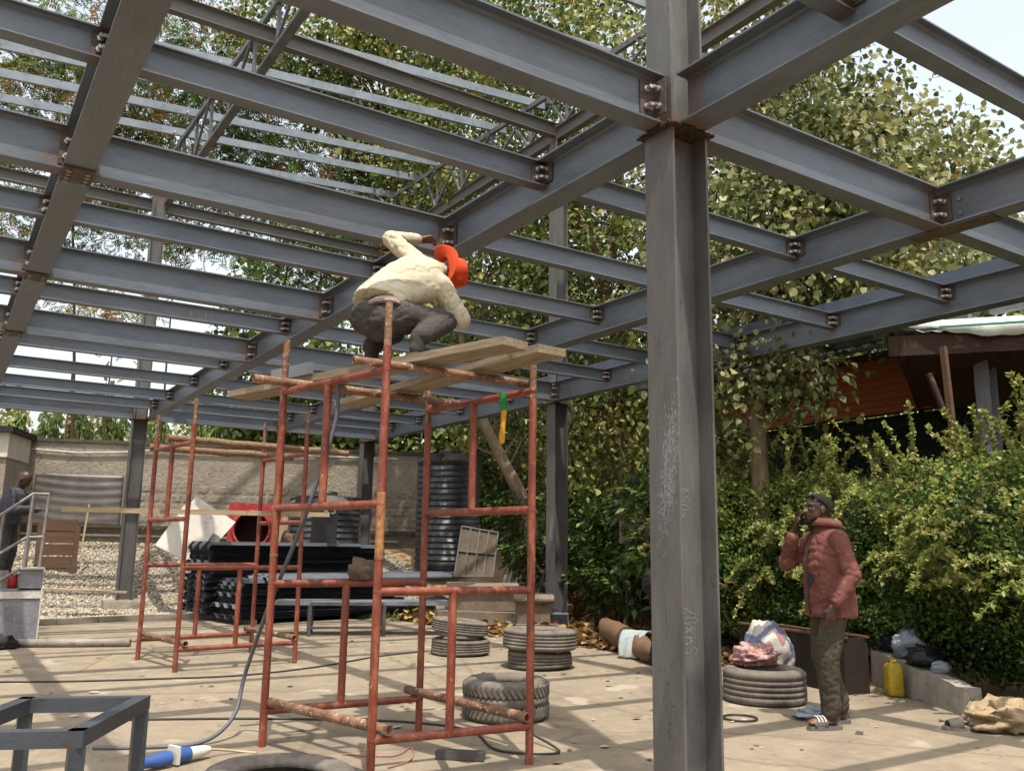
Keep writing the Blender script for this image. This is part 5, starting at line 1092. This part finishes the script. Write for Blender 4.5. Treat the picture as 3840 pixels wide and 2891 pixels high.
def limbs(parent, path, centres, m, every=1, r=.03):
    b = MB()
    for i, c in enumerate(centres[::every]):
        c = V([float(q) for q in c]); s0 = min(path[len(path)//3:], key=lambda q: (q-c).length+abs(q.z-c.z+1)*.5); mid = s0.lerp(c, .5)+V((random.uniform(-.3, .3), random.uniform(-.3, .3), random.uniform(-.1, .35)))
        L = (c-s0).length
        if L > 4.2: continue
        b.tube(smooth([s0, mid, c], 4), [r*(1-.85*j/8)*min(1.6, .5+L/4) for j in range(9)], 5)
    return tag(b.build('branches', m, parent), kind='stuff')
BLS = [(0, rgb('28351a')), (.25, rgb('4a5a2a')), (.5, rgb('71803c')), (.72, rgb('99994e')), (.88, rgb('aaa264')), (.96, rgb('8f7a38')), (1, rgb('7a5028'))]
M_LB = leafmat('broad_leaf', BLS); M_LC = leafmat('dusty_leaf', [(0, rgb('333e24')), (.3, rgb('5a6634')), (.6, rgb('8a8a54')), (.85, rgb('aca67a')), (.95, rgb('9a9038')), (1, rgb('8a5f2c'))])
M_LF = leafmat('feather_leaf', [(0, rgb('263a1d')), (.35, rgb('45602c')), (.65, rgb('6c823e')), (.85, rgb('8f9450')), (.93, rgb('9a7434')), (1, rgb('96602c'))], .35)
M_LS = leafmat('shrub_leaf', [(0, rgb('1f2e18')), (.4, rgb('33491f')), (.7, rgb('4f6a2c')), (1, rgb('86944a'))], .28, .4)
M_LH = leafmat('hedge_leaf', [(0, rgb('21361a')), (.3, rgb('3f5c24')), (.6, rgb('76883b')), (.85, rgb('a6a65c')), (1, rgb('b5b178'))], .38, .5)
M_LA = leafmat('bright_leaf', [(0, rgb('4d6630')), (.5, rgb('6f8a45')), (1, rgb('95a560'))], .4)
BL_A = [(10.09, 17.85, 10.99, 2.3), (9.37, 21.55, 14.24, 2.5), (7.19, 21.85, 15.37, 2.3), (10.4, 15.66, 13.4, 2.3), (10.68, 13.23, 11.25, 2.1), (10.19, 19.5, 15.08, 2.5), (10.08, 16.46, 9.18, 1.8), (10.56, 12.8, 8.47, 1.7), (9.94, 20.74, 12.08, 2.0)]
BL_B = [(9.85, 15.06, 6.56, 1.8), (10.47, 13.14, 6.12, 1.6), (10.14, 11.86, 4.46, 1.4), (11.25, 16.54, 4.8, 1.5), (10.04, 12.2, 3.39, 1.2), (11.89, 18.51, 3.83, 1.3), (10.25, 11.76, 6.56, 1.4), (9.76, 11.39, 2.25, 0.9), (10.3, 14.15, 5.24, 1.3), (10.74, 18.05, 6.0, 1.5), (9.89, 14.44, 7.63, 1.3)]
BL_C = [(10.12, 8.94, 9.24, 1.7), (9.97, 7.54, 7.53, 1.5), (10.25, 6.8, 6.61, 1.3), (9.08, 7.84, 6.48, 1.6), (9.51, 6.98, 5.68, 1.5), (10.76, 6.56, 6.79, 0.9), (8.59, 7.64, 4.84, 1.3), (9.11, 7.02, 4.66, 1.2), (10.05, 6.56, 5.09, 1.3), (8.55, 7.84, 3.24, 0.9), (8.55, 6.92, 3.47, 0.55)]
BL_D = [(12.68, 7.03, 6.72, 1.6), (12.55, 6.21, 5.49, 1.6), (12.07, 7.09, 5.06, 1.4), (13.05, 6.33, 4.76, 1.4)]
F_A = [(0.67, 25.99, 15.32, 3.0), (1.31, 26.97, 13.28, 3.0), (3.0, 25.83, 14.32, 2.6), (1.24, 27.97, 11.21, 2.6), (4.75, 24.55, 16.34, 2.4), (4.31, 26.65, 12.84, 2.2)]
F_B = [(5.65, 24.35, 14.19, 2.6), (7.49, 23.85, 13.06, 2.6), (8.96, 22.27, 11.41, 2.4), (7.12, 25.01, 11.62, 2.2), (9.57, 19.81, 9.66, 2.0), (8.32, 22.51, 9.68, 2.2), (7.73, 23.77, 8.8, 1.7), (9.4, 19.89, 8.12, 1.6), (6.01, 26.32, 10.9, 1.4), (3.4, 27.79, 10.49, 1.6)]
F_C = [(3.4, 32.82, 9.22, 1.6), (4.59, 32.68, 8.96, 1.5), (5.78, 29.44, 10.53, 1.2)]
SHR = [(11.23, 17.75, 2.6, 1.0), (9.71, 14.56, 2.11, 0.8), (11.54, 17.54, 3.49, 1.1), (9.75, 12.18, 1.8, 0.9), (9.44, 11.14, 1.39, 0.8), (9.01, 10.97, 0.96, 0.7), (9.51, 10.81, 1.99, 0.9), (9.64, 12.52, 1.23, 0.7), (8.36, 9.42, 1.0, 0.6), (8.78, 9.04, 1.97, 1.0), (8.39, 8.58, 1.21, 0.8), (8.81, 12.75, 1.3, 0.45)]
trunkA = [(10.08, 11.9, 0.69, 0), (10.1, 12.15, 2.8, 0), (10.2, 12.32, 5.43, 0), (10.04, 12.46, 6.71, 0), (9.85, 12.86, 7.92, 0)]
trunkA2 = [(10.11, 12.4, 6.52, 0), (10.42, 12.14, 7.72, 0), (10.39, 12.17, 8.39, 0)]
trunkB = [(9.77, 14.15, 1.57, 0), (9.52, 14.45, 2.56, 0), (9.11, 15.06, 3.84, 0), (9.0, 15.59, 5.12, 0), (8.79, 15.71, 6.94, 0)]
trunkC = [(8.46, 7.34, 2.13, 0), (8.54, 7.41, 2.95, 0), (8.8, 7.56, 3.85, 0), (9.25, 7.49, 5.19, 0), (9.69, 7.24, 6.15, 0)]
trunkD = [(12.92, 7.22, 3.34, 0), (12.8, 7.03, 4.73, 0), (12.77, 6.86, 5.71, 0)]
trF = [(7.7, 24.83, 2.22, 0), (7.87, 24.78, 7.66, 0), (8.15, 24.16, 11.14, 0)]
trF2 = [(3.2, 27.82, 2.14, 0), (2.81, 27.86, 7.52, 0), (2.14, 26.92, 12.06, 0)]
ash = [(1.77, 33.95, 5.3, 0), (2.1, 33.94, 5.49, 0), (3.03, 33.86, 5.6, 0), (3.93, 33.77, 5.68, 0), (4.81, 33.66, 5.71, 0), (5.12, 33.61, 5.65, 0), (6.48, 33.38, 5.67, 0), (7.8, 33.09, 5.76, 0), (9.28, 31.67, 5.56, 0), (8.19, 31.97, 5.5, 0)]
def tree(name, lab, cat, blobs, paths, r0, tpl, m, bark, size, dens, ncl, spread, droop, every=1, grp=None):
    base = paths[0][0]; t = thing(name, lab, cat, (base[0], base[1], max(-.02, gz(base[0], base[1])-.03) if base[1] < 24 else 1.1), 0, grp); pth = []
    p0 = list(paths[0]); p0.insert(0, (base[0], base[1], MW[t.name].translation.z, 0)) if base[2] > MW[t.name].translation.z+.2 else None
    for i, p in enumerate([p0]+list(paths[1:])): o_, q = trunk(p, r0*(1 if i == 0 else .6), r0*.35, bark, t, 'trunk' if i == 0 else 'limb'); pth += q
    P_, D_, U_, T_, C_ = crownpts(blobs, dens, ncl, spread, droop, .14 if tpl is FEATH else .0); limbs(t, pth, C_, bark, every, .012 if tpl is FEATH else .022)
    leaves('crown', P_, D_, U_, size[0]+(size[1]-size[0])*rng.beta(1.2, 2.0, len(P_)), T_, tpl, m, t); return t
tree('broadleaf_tree', 'large leaved tree with forked brown trunk behind the mid column', 'tree', [BL_A[i] for i in (0, 3, 4, 6, 7)]+BL_B[1:3]+BL_B[4:5]+BL_B[6:8], [trunkA, trunkA2], .24, HEART, M_LB, M_BARK, (.06, .16), 48, 27, .30, .75, 4)
tree('broadleaf_tree', 'yellowish broad leaved tree seen through the roof purlins at top centre', 'tree', [BL_A[i] for i in (1, 2, 5, 8)], [[(10.23, 22.81, 2.0, 0), (10.18, 22.83, 6.23, 0), (10.06, 22.34, 10.28, 0), (9.87, 21.88, 12.94, 0)]], .12, HEART, M_LB, M_BARK, (.08, .2), 38, 24, .32, .7, 6)
tree('broadleaf_tree', 'broad leaved tree with a leaning trunk beside the tall tank', 'tree', BL_B[:1]+BL_B[3:4]+BL_B[5:6]+BL_B[8:], [trunkB], .17, HEART, M_LB, M_BARK2, (.06, .17), 44, 28, .30, .75, 4)
tree('broadleaf_tree', 'dusty pale leaved tree behind the main column on the right', 'tree', BL_C, [trunkC], .13, HEART, M_LC, M_BARK2, (.05, .15), 56, 29, .28, .8, 3)
tree('broadleaf_tree', 'thin crowned tree at the far right above the shed roof', 'tree', BL_D, [trunkD], .14, HEART, M_LC, M_BARK2, (.06, .16), 30, 18, .32, .6, 6)
tree('feathery_tree', 'tall feathery leaved tree with orange seed pods at far left', 'tree', F_A, [trF2], .07, FEATH, M_LF, M_BARK, (.2, .42), 26, 6.5, .36, .25, 8)
tree('feathery_tree', 'feathery leaved tree behind the roof trusses left of centre', 'tree', F_B, [trF], .07, FEATH, M_LF, M_BARK, (.2, .40), 28, 7.5, .36, .25, 8)
for i, q in enumerate(F_C): tree('feathery_tree', ['small tree top showing just above the left beams', 'tree top right of the small one between the left beams', 'sparse feathery sprays in the gap near the far column'][i], 'tree', [q], [[(q[0], q[1], 1.1, 0), (q[0], q[1], q[2], 0)]], .05, FEATH, M_LF, M_BARK, (.3, .45), 22, 5, .4, .2, 4)
for i, q in enumerate(ash):
    t = thing('columnar_tree', 'slim bright green columnar tree beyond the wall, %s from the left' % ['first', 'second', 'third', 'fourth', 'fifth', 'sixth', 'seventh', 'eighth', 'tenth', 'ninth'][i], 'tree', (q[0], q[1], 1.0), 0, 'columnar trees beyond the wall')
    trunk([(q[0], q[1], 1.0), (q[0], q[1], q[2]-.3)], .08, .03, M_BARK, t); n_ = 1300; h = rng.uniform(0, 1, n_); a_ = rng.uniform(0, 6.28, n_); rr_ = (.15+.6*(1-h)**.7+.15*np.sin(h*17+i*2))*rng.uniform(.5, 1, n_); P_ = np.stack([q[0]+rr_*np.cos(a_), q[1]+rr_*np.sin(a_), 1.8+h*(q[2]-1.7)], 1)
    leaves('crown', P_, np.stack([np.cos(a_)*.4, np.sin(a_)*.4, -np.ones(n_)], 1)+rnd(n_)*.2, rnd(n_)+np.array([0, -1, .6]), rng.uniform(.14, .28, n_), rng.uniform(0, 1, n_), LANCE, M_LA, t)
# far greenery massed beyond the wall
n_ = 26000; x = rng.uniform(-6, 24, n_); P_ = np.stack([x, 36+rng.uniform(-2, 3, n_)-.1*x, 1.5+rng.beta(1.3, 1.1, n_)*(4.7+.7*np.sin(x*1.7)+.5*np.sin(x*4.1))], 1)
tag(leaves('far_woodland', P_, rnd(n_), rnd(n_)+np.array([0, 0, 1]), rng.uniform(.15, .32, n_), np.clip(rng.normal(.6, .2, n_), 0, 1), OVAL, M_LC, None, 'stuff'), 'pale massed trees beyond the boundary wall', 'woodland')
n_ = 76000; x = rng.uniform(8, 36, n_); P_ = np.stack([x, 30-.62*x+rng.uniform(-2.0, 3, n_)+6, .2+rng.beta(1.1, 1.35, n_)*(9.6+1.6*np.sin(x*.9)+.9*np.sin(x*2.3))], 1)
tag(leaves('background_thicket', P_, rnd(n_)*.7+np.array([0, 0, -.6]), rnd(n_)*.6+np.array([-.3, -.3, 1]), rng.uniform(.16, .3, n_), np.clip(rng.normal(.33, .2, n_), 0, 1), HEART, M_LB, None, 'stuff'), 'dense green thicket filling the background behind the trees', 'thicket')
# undergrowth shrubs
def shrub(q, lab):
    g = gz(q[0], q[1]); t = thing('shrub', lab, 'shrub', (q[0], q[1], g), 0, 'shrubs behind the mid column'); b = MB(); n0 = int(60*q[3]); P_ = []; D_ = []
    for i in range(n0):
        d = unit(rng.normal(size=(1, 3)))[0]; d[2] = abs(d[2])*.8; tip = V((q[0]+d[0]*q[3], q[1]+d[1]*q[3], max(g+.2, q[2]+(d[2]-.25)*q[3]*rng.uniform(.3, 1)))); b0 = V((q[0]+d[0]*.12, q[1]+d[1]*.12, g)); md = b0.lerp(tip, .55)+V((0, 0, .25)); sp = smooth([b0, md, tip], 5)
        if i % 3 == 0: b.tube(sp, .012, 4)
        for j in range(3, 11):
            for s_ in range(3): P_.append(sp[j]+V(rng.normal(size=3)*.05)); D_.append([d[0]+rng.normal()*.7, d[1]+rng.normal()*.7, -.3+rng.normal()*.4])
    tag(b.build('stems', M_BARK, t), kind='stuff'); P_ = np.array([tuple(p) for p in P_]); D_ = np.array(D_)
    leaves('foliage', P_, D_, rnd(len(P_))*.4+np.array([0, 0, 1]), rng.uniform(.1, .2, len(P_)), np.clip(rng.normal(.5, .22, len(P_)), 0, 1), (LANCE[0]*np.array([1, 1.5, 1]), LANCE[1]), M_LS, t)
for i, q in enumerate(SHR): shrub(q, ['dark shrub left of the leaning trunk', 'dark shrub under the leaning trunk', 'shrub showing right of the tall tank top', 'leafy shrub just right of the mid column', 'glossy shrub between mid and main columns', 'low shrub over the dry leaves behind the log', 'shrub beside the main column on its left', 'shrub low beside the mid column', 'low shrub close left of the main column foot', 'shrub just right behind the main column', 'low shrub right behind the main column', 'small shrub beside the cast stone pedestal'][i])
# ---- big clipped hedge on the right
HP = [V(q) for q in ((8.0, 8.35, 0), (8.02, 7.9, 0), (8.14, 7.2, 0), (8.28, 6.4, 0), (8.2, 5.4, 0), (7.85, 4.55, 0), (7.62, 3.7, 0), (7.6, 2.4, 0), (7.7, .8, 0))]; HS = smooth(HP, 10)
def hedgept(t, v_):
    i = min(len(HS)-2, int(t*(len(HS)-1))); p = HS[i].lerp(HS[i+1], t*(len(HS)-1)-i); d = (HS[i+1]-HS[i]).normalized(); nrm = V((-d.y, d.x, 0)); nrm = nrm if nrm.x > 0 else -nrm
    pr = [(0, .12, .22), (.2, -.12, .6), (.42, -.2, 1.1), (.62, -.02, 1.62), (.78, .3, 1.98), (.9, .8, 2.15), (1, 1.6, 2.1)]
    for (a, b_, c), (a2, b2, c2) in zip(pr[:-1], pr[1:]):
        if v_ <= a2: k = (v_-a)/(a2-a); off, h = b_+(b2-b_)*k, c+(c2-c)*k; break
    w_ = MN.noise(V((p.x*1.1, p.y*1.1, h*1.3)))*.34+MN.noise(V((p.x*3, p.y*3, h*3)))*.16; hs_ = 1+.12*MN.noise(V((p.y*.9, 3.3, 0)))
    return p+nrm*(off-w_)+V((0, 0, h*hs_+w_*.6)), nrm
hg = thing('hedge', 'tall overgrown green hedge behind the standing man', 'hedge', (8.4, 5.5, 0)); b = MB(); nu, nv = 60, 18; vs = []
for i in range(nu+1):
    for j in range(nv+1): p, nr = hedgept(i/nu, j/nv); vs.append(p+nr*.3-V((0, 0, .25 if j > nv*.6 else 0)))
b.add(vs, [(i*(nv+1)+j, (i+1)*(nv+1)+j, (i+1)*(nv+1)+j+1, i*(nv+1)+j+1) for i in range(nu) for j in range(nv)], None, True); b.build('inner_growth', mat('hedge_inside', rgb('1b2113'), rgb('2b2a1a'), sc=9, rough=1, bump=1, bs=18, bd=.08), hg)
n_ = 78000; tt = rng.uniform(0, 1, n_); vv = rng.uniform(0, 1, n_)**.9; P_ = np.empty((n_, 3)); Nn_ = np.empty((n_, 3))
gt = {}
for i in range(n_):
    k = (int(tt[i]*400), int(vv[i]*70))
    if k not in gt: gt[k] = hedgept((k[0]+.5)/400, (k[1]+.5)/70)
    p, nr = gt[k]; dp = rng.exponential(.14); P_[i] = (p.x+nr.x*dp, p.y+nr.y*dp, p.z-(dp*.7 if vv[i] > .6 else 0)); Nn_[i] = (-nr.x, -nr.y, .8)
P_ += rng.normal(size=(n_, 3))*.035
kp_ = np.array([MN.noise(V((float(p[0])*2.6, float(p[1])*2.6, float(p[2])*2.6))) > rng.uniform(-.75, .05) for p in P_]); P_, Nn_, vv, tt = P_[kp_], Nn_[kp_], vv[kp_], tt[kp_]; n_ = len(P_)
leaves('foliage', P_, rnd(n_)+Nn_*.5, rnd(n_)*.6+Nn_*.4+np.array([0, 0, .7]), rng.uniform(.035, .065, n_), np.clip(rng.normal(.36, .18, n_)+.5*np.clip(vv-.35, 0, 1)*(1.25-tt)+.22*np.array([MN.noise(V((float(a)*1.3, float(c)*1.3, 4.0))) for a, c in zip(P_[:, 1], P_[:, 2])]), 0, 1), OVAL, M_LH, hg)  # species tone plus painted light: yellower upper left as sunlit, darker foot as shaded
b = MB(); LP = []; LD = []
for i in range(210):
    t = rng.uniform(.0, .95); v_ = rng.uniform(.3, .98) if i > 60 else rng.uniform(.7, .98); p, nr = hedgept(t, v_); L = rng.uniform(.3, 1.0)*(1.2 if t < .45 else .7) if i <= 60 else rng.uniform(.25, .6); d = V((-nr.x*.5+rng.normal()*.3, -nr.y*.5+rng.normal()*.5, rng.uniform(.5, 1.3) if v_ > .75 else rng.uniform(-.3, .5))).normalized(); sp = smooth([p, p+d*L*.5+V((0, 0, .05)), p+d*L+V((0, 0, -.12 if v_ < .75 else .05))], 10); b.tube(sp, .005, 4)
    for j, q in enumerate(sp[2:]):
        for s_ in range(4): LP.append(tuple(q)); w_ = rng.normal(size=3); LD.append(tuple(np.array([d.x, d.y, d.z])*.5+w_))
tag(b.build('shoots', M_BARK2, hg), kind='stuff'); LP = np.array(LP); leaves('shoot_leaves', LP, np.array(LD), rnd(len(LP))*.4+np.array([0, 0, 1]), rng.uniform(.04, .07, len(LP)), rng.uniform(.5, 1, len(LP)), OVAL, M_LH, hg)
# ---- gravel bed, dry leaf litter, low weeds
def gmat():
    s = N('pale_gravel'); co = s.coord('Object'); v_ = s.n('TexVoronoi'); v_.inputs['Scale'].default_value = 16; s.l(co, v_.inputs['Vector']); col = s.ramp(v_.outputs['Distance'], [(.1, rgb('a39a8a')), (.5, rgb('857c6d')), (.8, rgb('564e44'))]); s.bump(v_.outputs['Distance'], 1, .05); return s.set(col, .95, 0, .2)
b = MB(); gx = np.arange(-4, 9.01, .35); gy = np.arange(15.2, 23.0, .35); ok = lambda x, y: sdist(x, y) > .12
for x in gx[:-1]:
    for y in gy[:-1]:
        if all(ok(float(x+a), float(y+c)) for a in (0, .35) for c in (0, .35)) and y < 24.4-.36*(x+4): b.add([(float(x+a), float(y+c), gz(float(x+a), float(y+c))+.02) for a, c in ((0, 0), (.35, 0), (.35, .35), (0, .35))], [(0, 1, 2, 3)], None, True)
tag(b.build('gravel_bed', gmat(), weld=True), 'pale gravel bed sloping up to the boundary wall', 'gravel', kind='structure')
n_ = 17000; P_ = np.stack([rng.uniform(-.5, 8, n_), 15.6+rng.beta(1, 1.6, n_)*7, np.zeros(n_)], 1); keep_ = [i for i in range(n_) if sdist(P_[i, 0], P_[i, 1]) > .14]; P_ = P_[keep_]
for p in P_: p[2] = gz(p[0], p[1])+.025
OCT = (np.array([(1, 0, 0), (0, 1, 0), (-1, 0, 0), (0, -1, 0), (0, 0, .8), (0, 0, -.8)])*.5, [(0, 1, 4), (1, 2, 4), (2, 3, 4), (3, 0, 4), (1, 0, 5), (2, 1, 5), (3, 2, 5), (0, 3, 5)])
M_GS = leafmat('gravel_stone', [(0, rgb('6b665e')), (.4, rgb('968d7e')), (.8, rgb('b3a892')), (1, rgb('a58c68'))], 0, .9)
tag(leaves('gravel_stones', P_, rnd(len(P_)), rnd(len(P_)), rng.uniform(.04, .085, len(P_)), rng.uniform(0, 1, len(P_)), OCT, M_GS, None, 'stuff'), 'loose pale gravel stones heaped before the wall', 'gravel')
n_ = 9000; P_ = np.stack([rng.uniform(7.0, 11, n_), rng.uniform(6.5, 14.5, n_), np.zeros(n_)], 1); P_ = P_[[i for i in range(n_) if sdist(P_[i, 0], P_[i, 1]) > -.35+rng.exponential(.2)]]
for p in P_: p[2] = max(.0, gz(p[0], p[1]))+.012+rng.exponential(.035)
M_DRY = leafmat('dry_leaf_litter', [(0, rgb('4a3622')), (.4, rgb('7a5c34')), (.75, rgb('a5824a')), (1, rgb('c2a566'))], .15, .8)
tag(leaves('leaf_litter', P_, rnd(len(P_))*np.array([1, 1, .25]), rnd(len(P_))*.5+np.array([0, 0, 1]), rng.uniform(.08, .18, len(P_)), rng.uniform(0, 1, len(P_)), HEART, M_DRY, None, 'stuff'), 'drift of dry brown leaves under the shrubs', 'leaf litter')
n_ = 5000; P_ = np.stack([rng.uniform(6.2, 9.5, n_), rng.uniform(10.8, 16, n_), np.zeros(n_)], 1); P_ = P_[[i for i in range(n_) if sdist(P_[i, 0], P_[i, 1]) > .1]]
for p in P_: p[2] = gz(p[0], p[1])+.01
tag(leaves('weeds', P_, rnd(len(P_))*.6+np.array([0, 0, .8]), rnd(len(P_)), rng.uniform(.05, .12, len(P_)), rng.uniform(.2, .9, len(P_)), LANCE, M_LS, None, 'stuff'), 'low green weeds on the earth near the tall tank', 'weeds')
# ================================================================== WOODEN BUILDING ON THE RIGHT
bd = thing('wooden_building', 'red brown boarded building with a sheet roof behind the hedge', 'building', (11.0, 5.5, .3))
M_BRD = wood('red_brown_board', rgb('97522f'), rgb('a55d38'), rgb('7e4124'), (6, 1, 6)); M_DW = wood('dark_roof_timber', rgb('2c2018'), rgb('392a20'), rgb('201813'))
for k in range(9):
    z_ = 3.17+k*.098
    for (ya, yb) in ((-2, 2.1), (2.12, 5.6), (5.62, 8.0), (8.02, 10.6)):
        MB().box((10.8+random.uniform(-.004, .004), (ya+yb)/2, z_+.047), (.03, yb-ya-.006, .091)).build('board', M_BRD, bd)
MB().box((10.83, 4.3, 3.6), (.02, 12.6, .9)).build('backing', M_DARK, bd)
# dark leafy screen below the boards
MB().box((11.0, 4.3, 1.9), (.1, 12.6, 2.5)).build('screen_base', mat('dark_green_screen', rgb('1e2a20'), rgb('2c3c30'), sc=14, rough=.95, bump=1, bs=60, bd=.03), bd)
n_ = 9000; P_ = np.stack([10.93+rng.uniform(-.03, .03, n_), rng.uniform(-1, 9.8, n_), rng.uniform(1.4, 3.12, n_)], 1)
leaves('leafy_screen', P_, rnd(n_), rnd(n_)+np.array([-1, 0, .3]), rng.uniform(.04, .08, n_), rng.uniform(0, .45, n_), OVAL, leafmat('screen_leaf', [(0, rgb('22342a')), (.5, rgb('3a5244')), (1, rgb('506b5a'))], .1, .6), bd, 'stuff')
# roof sheets: rear ridge roof and front canopy with curled edge
M_RF = mat('pale_roof_sheet', rgb('a9aca4'), rgb('bcbfb6'), rgb('8a8f86'), sc=3, rough=.5, bump=.1); M_RFG = mat('green_stripe_sheet', rgb('2f6a55'), rgb('3a755f'), rough=.5); M_GALV = mat('old_roof_sheet', rgb('6f6a5f'), rgb('857f72'), rgb('5a4a3c'), sc=5, rough=.6, metal=.2)
def corr(p00, p01, p10, p11, m, name, wave=.018, pitch=.12, curl=None, par=None):
    p00, p01, p10, p11 = [V(q) for q in (p00, p01, p10, p11)]; L = (p01-p00).length; k = max(8, int(L/pitch*4)); vs = []
    for i in range(k+1):
        u_ = i/k
        for j in range(7):
            v_ = j/6; q = p00.lerp(p01, u_).lerp(p10.lerp(p11, u_), v_); dz = wave*math.sin(u_*L/pitch*2*math.pi)
            if curl: dz += curl(u_, v_)
            vs.append(q+V((0, 0, dz)))
    b = MB().add(vs, [(i*7+j, (i+1)*7+j, (i+1)*7+j+1, i*7+j+1) for i in range(k) for j in range(6)], None, True); o = b.build(name, m, par or bd); o.modifiers.new('t', 'SOLIDIFY').thickness = .004; return o
corr((10.15, 10.8, 3.95), (10.15, 6.1, 3.93), (13.5, 10.8, 5.2), (13.5, 6.1, 5.2), M_GALV, 'rear_roof')
MB().bar((10.25, 10.8, 3.88), (10.2, 6.0, 3.84), .06, .09).build('eave_timber', M_DW, bd)
corr((9.12, 6.05, 3.93), (10.75, 3.6, 3.86), (12.6, 7.6, 4.35), (14.0, 5.2, 4.3), M_RF, 'canopy_roof', .012, .18, lambda u_, v_: (-.10*math.sin(min(1, u_/.42)*math.pi)**2*(1-v_)**6 if u_ < .42 else 0))
e0_, e1_ = V((9.10, 6.02, 3.955)), V((11.2, 2.85, 3.86)); b = MB(); g_ = MB(); n_ = 60
def drop(u_): return .06+.17*math.exp(-((u_-.33)/.16)**2)+.012*math.sin(u_*70)
up_ = [e0_.lerp(e1_, i/n_) for i in range(n_+1)]; on = V((-.83, -.55, 0))
b.add(up_+[q+on*.02*math.sin(i*.8)+on*.05-V((0, 0, drop(i/n_))) for i, q in enumerate(up_)], [(i, i+1, n_+2+i, n_+1+i) for i in range(n_)], None, True); o = b.build('roof_edge', M_RF, bd); o.modifiers.new('t', 'SOLIDIFY').thickness = .004
MB().bar(e0_.lerp(e1_, .17)+on*.075-V((0, 0, .10)), e0_.lerp(e1_, .50)+on*.075-V((0, 0, .085)), .008, .028).build('green_stripe', M_RFG, bd)
fb = MB().bar((9.18, 5.95, 3.67), (11.4, 2.6, 3.60), .05, .24).build('fascia', M_DW, bd)
MB().bar((9.3, 5.85, 3.58), (12.0, 7.2, 3.0), .07, .16).build('rafter', M_DW, bd); MB().bar((9.9, 5.0, 3.56), (12.6, 6.4, 3.0), .07, .16).build('rafter', M_DW, bd)
vs = [V((9.22, 5.9, 3.60)), V((10.9, 3.3, 3.55)), V((11.8, 4.2, 2.95)), V((10.3, 6.3, 3.12))]
MB().add(vs+[q+V((0, 0, .02)) for q in vs], [(0, 1, 2, 3), (7, 6, 5, 4)]).build('sagging_ceiling', M_DW, bd)
MB().bar((9.42, 5.33, 1.2), (9.38, 5.40, 3.6), .06, .06).build('timber_post', M_CR, bd); MB().tube([(9.3, 5.55, 3.3), (9.35, 5.45, 2.9), (9.6, 5.1, 2.2)], .04, 8).build('leaning_prop', M_DW, bd)
MB().bar((9.9, 4.62, 1.2), (9.9, 4.66, 3.6), .06, .06).build('timber_post', M_CR, bd); MB().bar((9.6, 4.9, 2.15), (10.8, 3.4, 2.0), .05, .12).build('hand_rail', M_CR, bd)
M_GPST = steel('canopy_post_paint', rgb('6f747a'), rgb('7d828a'), .1)
cps = thing('steel_canopy', 'grey steel canopy post and beam at the far right', 'canopy', (10.0, 5.28, 0)); 
for dx in (-.08, .08): MB().box((10.0+dx, 5.28, 2.25), (.012, .17, 3.5)).build('flange', M_GPST, cps)
MB().box((10.0, 5.28, 2.25), (.15, .01, 3.5)).build('web', M_GPST, cps); MB().box((10.0, 8.4, 4.08), (.1, 6.0, .18)).build('beam', M_GPST, cps); MB().box((10.0, 3.5, 4.12), (.1, 3.3, .2)).build('beam', M_GPST, cps)
ml = thing('wall_lamp', 'square white lamp hanging before the brown boards', 'lamp', (10.6, 6.3, 3.2)); MB().prism([(-.09, 0), (.09, 0), (.13, .28), (-.13, .28)], -.09, .09).build('shade', mat('lamp_plastic', rgb('9a958a'), rgb('88837a'), rough=.6), ml, Matrix.Translation((10.6, 6.3, 3.22))); MB().box((10.6, 6.3, 3.53), (.22, .3, .05)).build('lamp_cap', M_WHITE, ml); MB().box((10.69, 6.3, 3.57), (.2, .03, .03)).build('bracket', M_BLK, ml)
wd_ = thing('window_frame_stack', 'grey framed window at the right edge of the building', 'window', (11.0, 3.9, 1.5))
for a, c in (((10.6, 3.2, 1.5), (10.6, 3.2, 2.9)), ((10.6, 4.0, 1.5), (10.6, 4.0, 2.9)), ((10.6, 3.2, 2.9), (10.6, 4.0, 2.9)), ((10.6, 3.2, 2.2), (10.6, 4.0, 2.2))): MB().bar(a, c, .05, .05).build('bar', M_GPST, wd_)
# grey tarpaulin covered table behind the shrubs
tb = thing('covered_table', 'table under a grey tarpaulin skirt scattered with yellow leaves', 'table', (9.0, 9.0, .2)); M_TARP = cloth_mat('grey_tarpaulin', rgb('6d675f'), rgb('7f786e'))
tc = V((9.35, 9.25, 0)); td = V((.76, -.65, 0)).normalized(); tn = V((.65, .76, 0)).normalized(); TM3 = Matrix((td, tn, V((0, 0, 1)))).transposed()
MB().box(tc+V((0, 0, 1.68)), (2.3, .8, .06), TM3).build('top', M_TARP, tb); b = MB(); vs = []
for i in range(81):
    u_ = i/80; p = tc-td*1.16-tn*.41+td*2.32*u_
    for j in range(5): vs.append(p-tn*(.02+.025*math.sin(i*.9)*j/4)+V((0, 0, 1.70-.34*j/4)))
b.add(vs, [(i*5+j, (i+1)*5+j, (i+1)*5+j+1, i*5+j+1) for i in range(80) for j in range(4)], None, True); b.build('skirt', M_TARP, tb)
for u_ in (-1.05, 1.05):
    for v_ in (-.33, .33): MB().bar(tc+td*u_+tn*v_+V((0, 0, .0)), tc+td*u_+tn*v_+V((0, 0, 1.65)), .05, .05).build('leg', M_BNCH, tb)
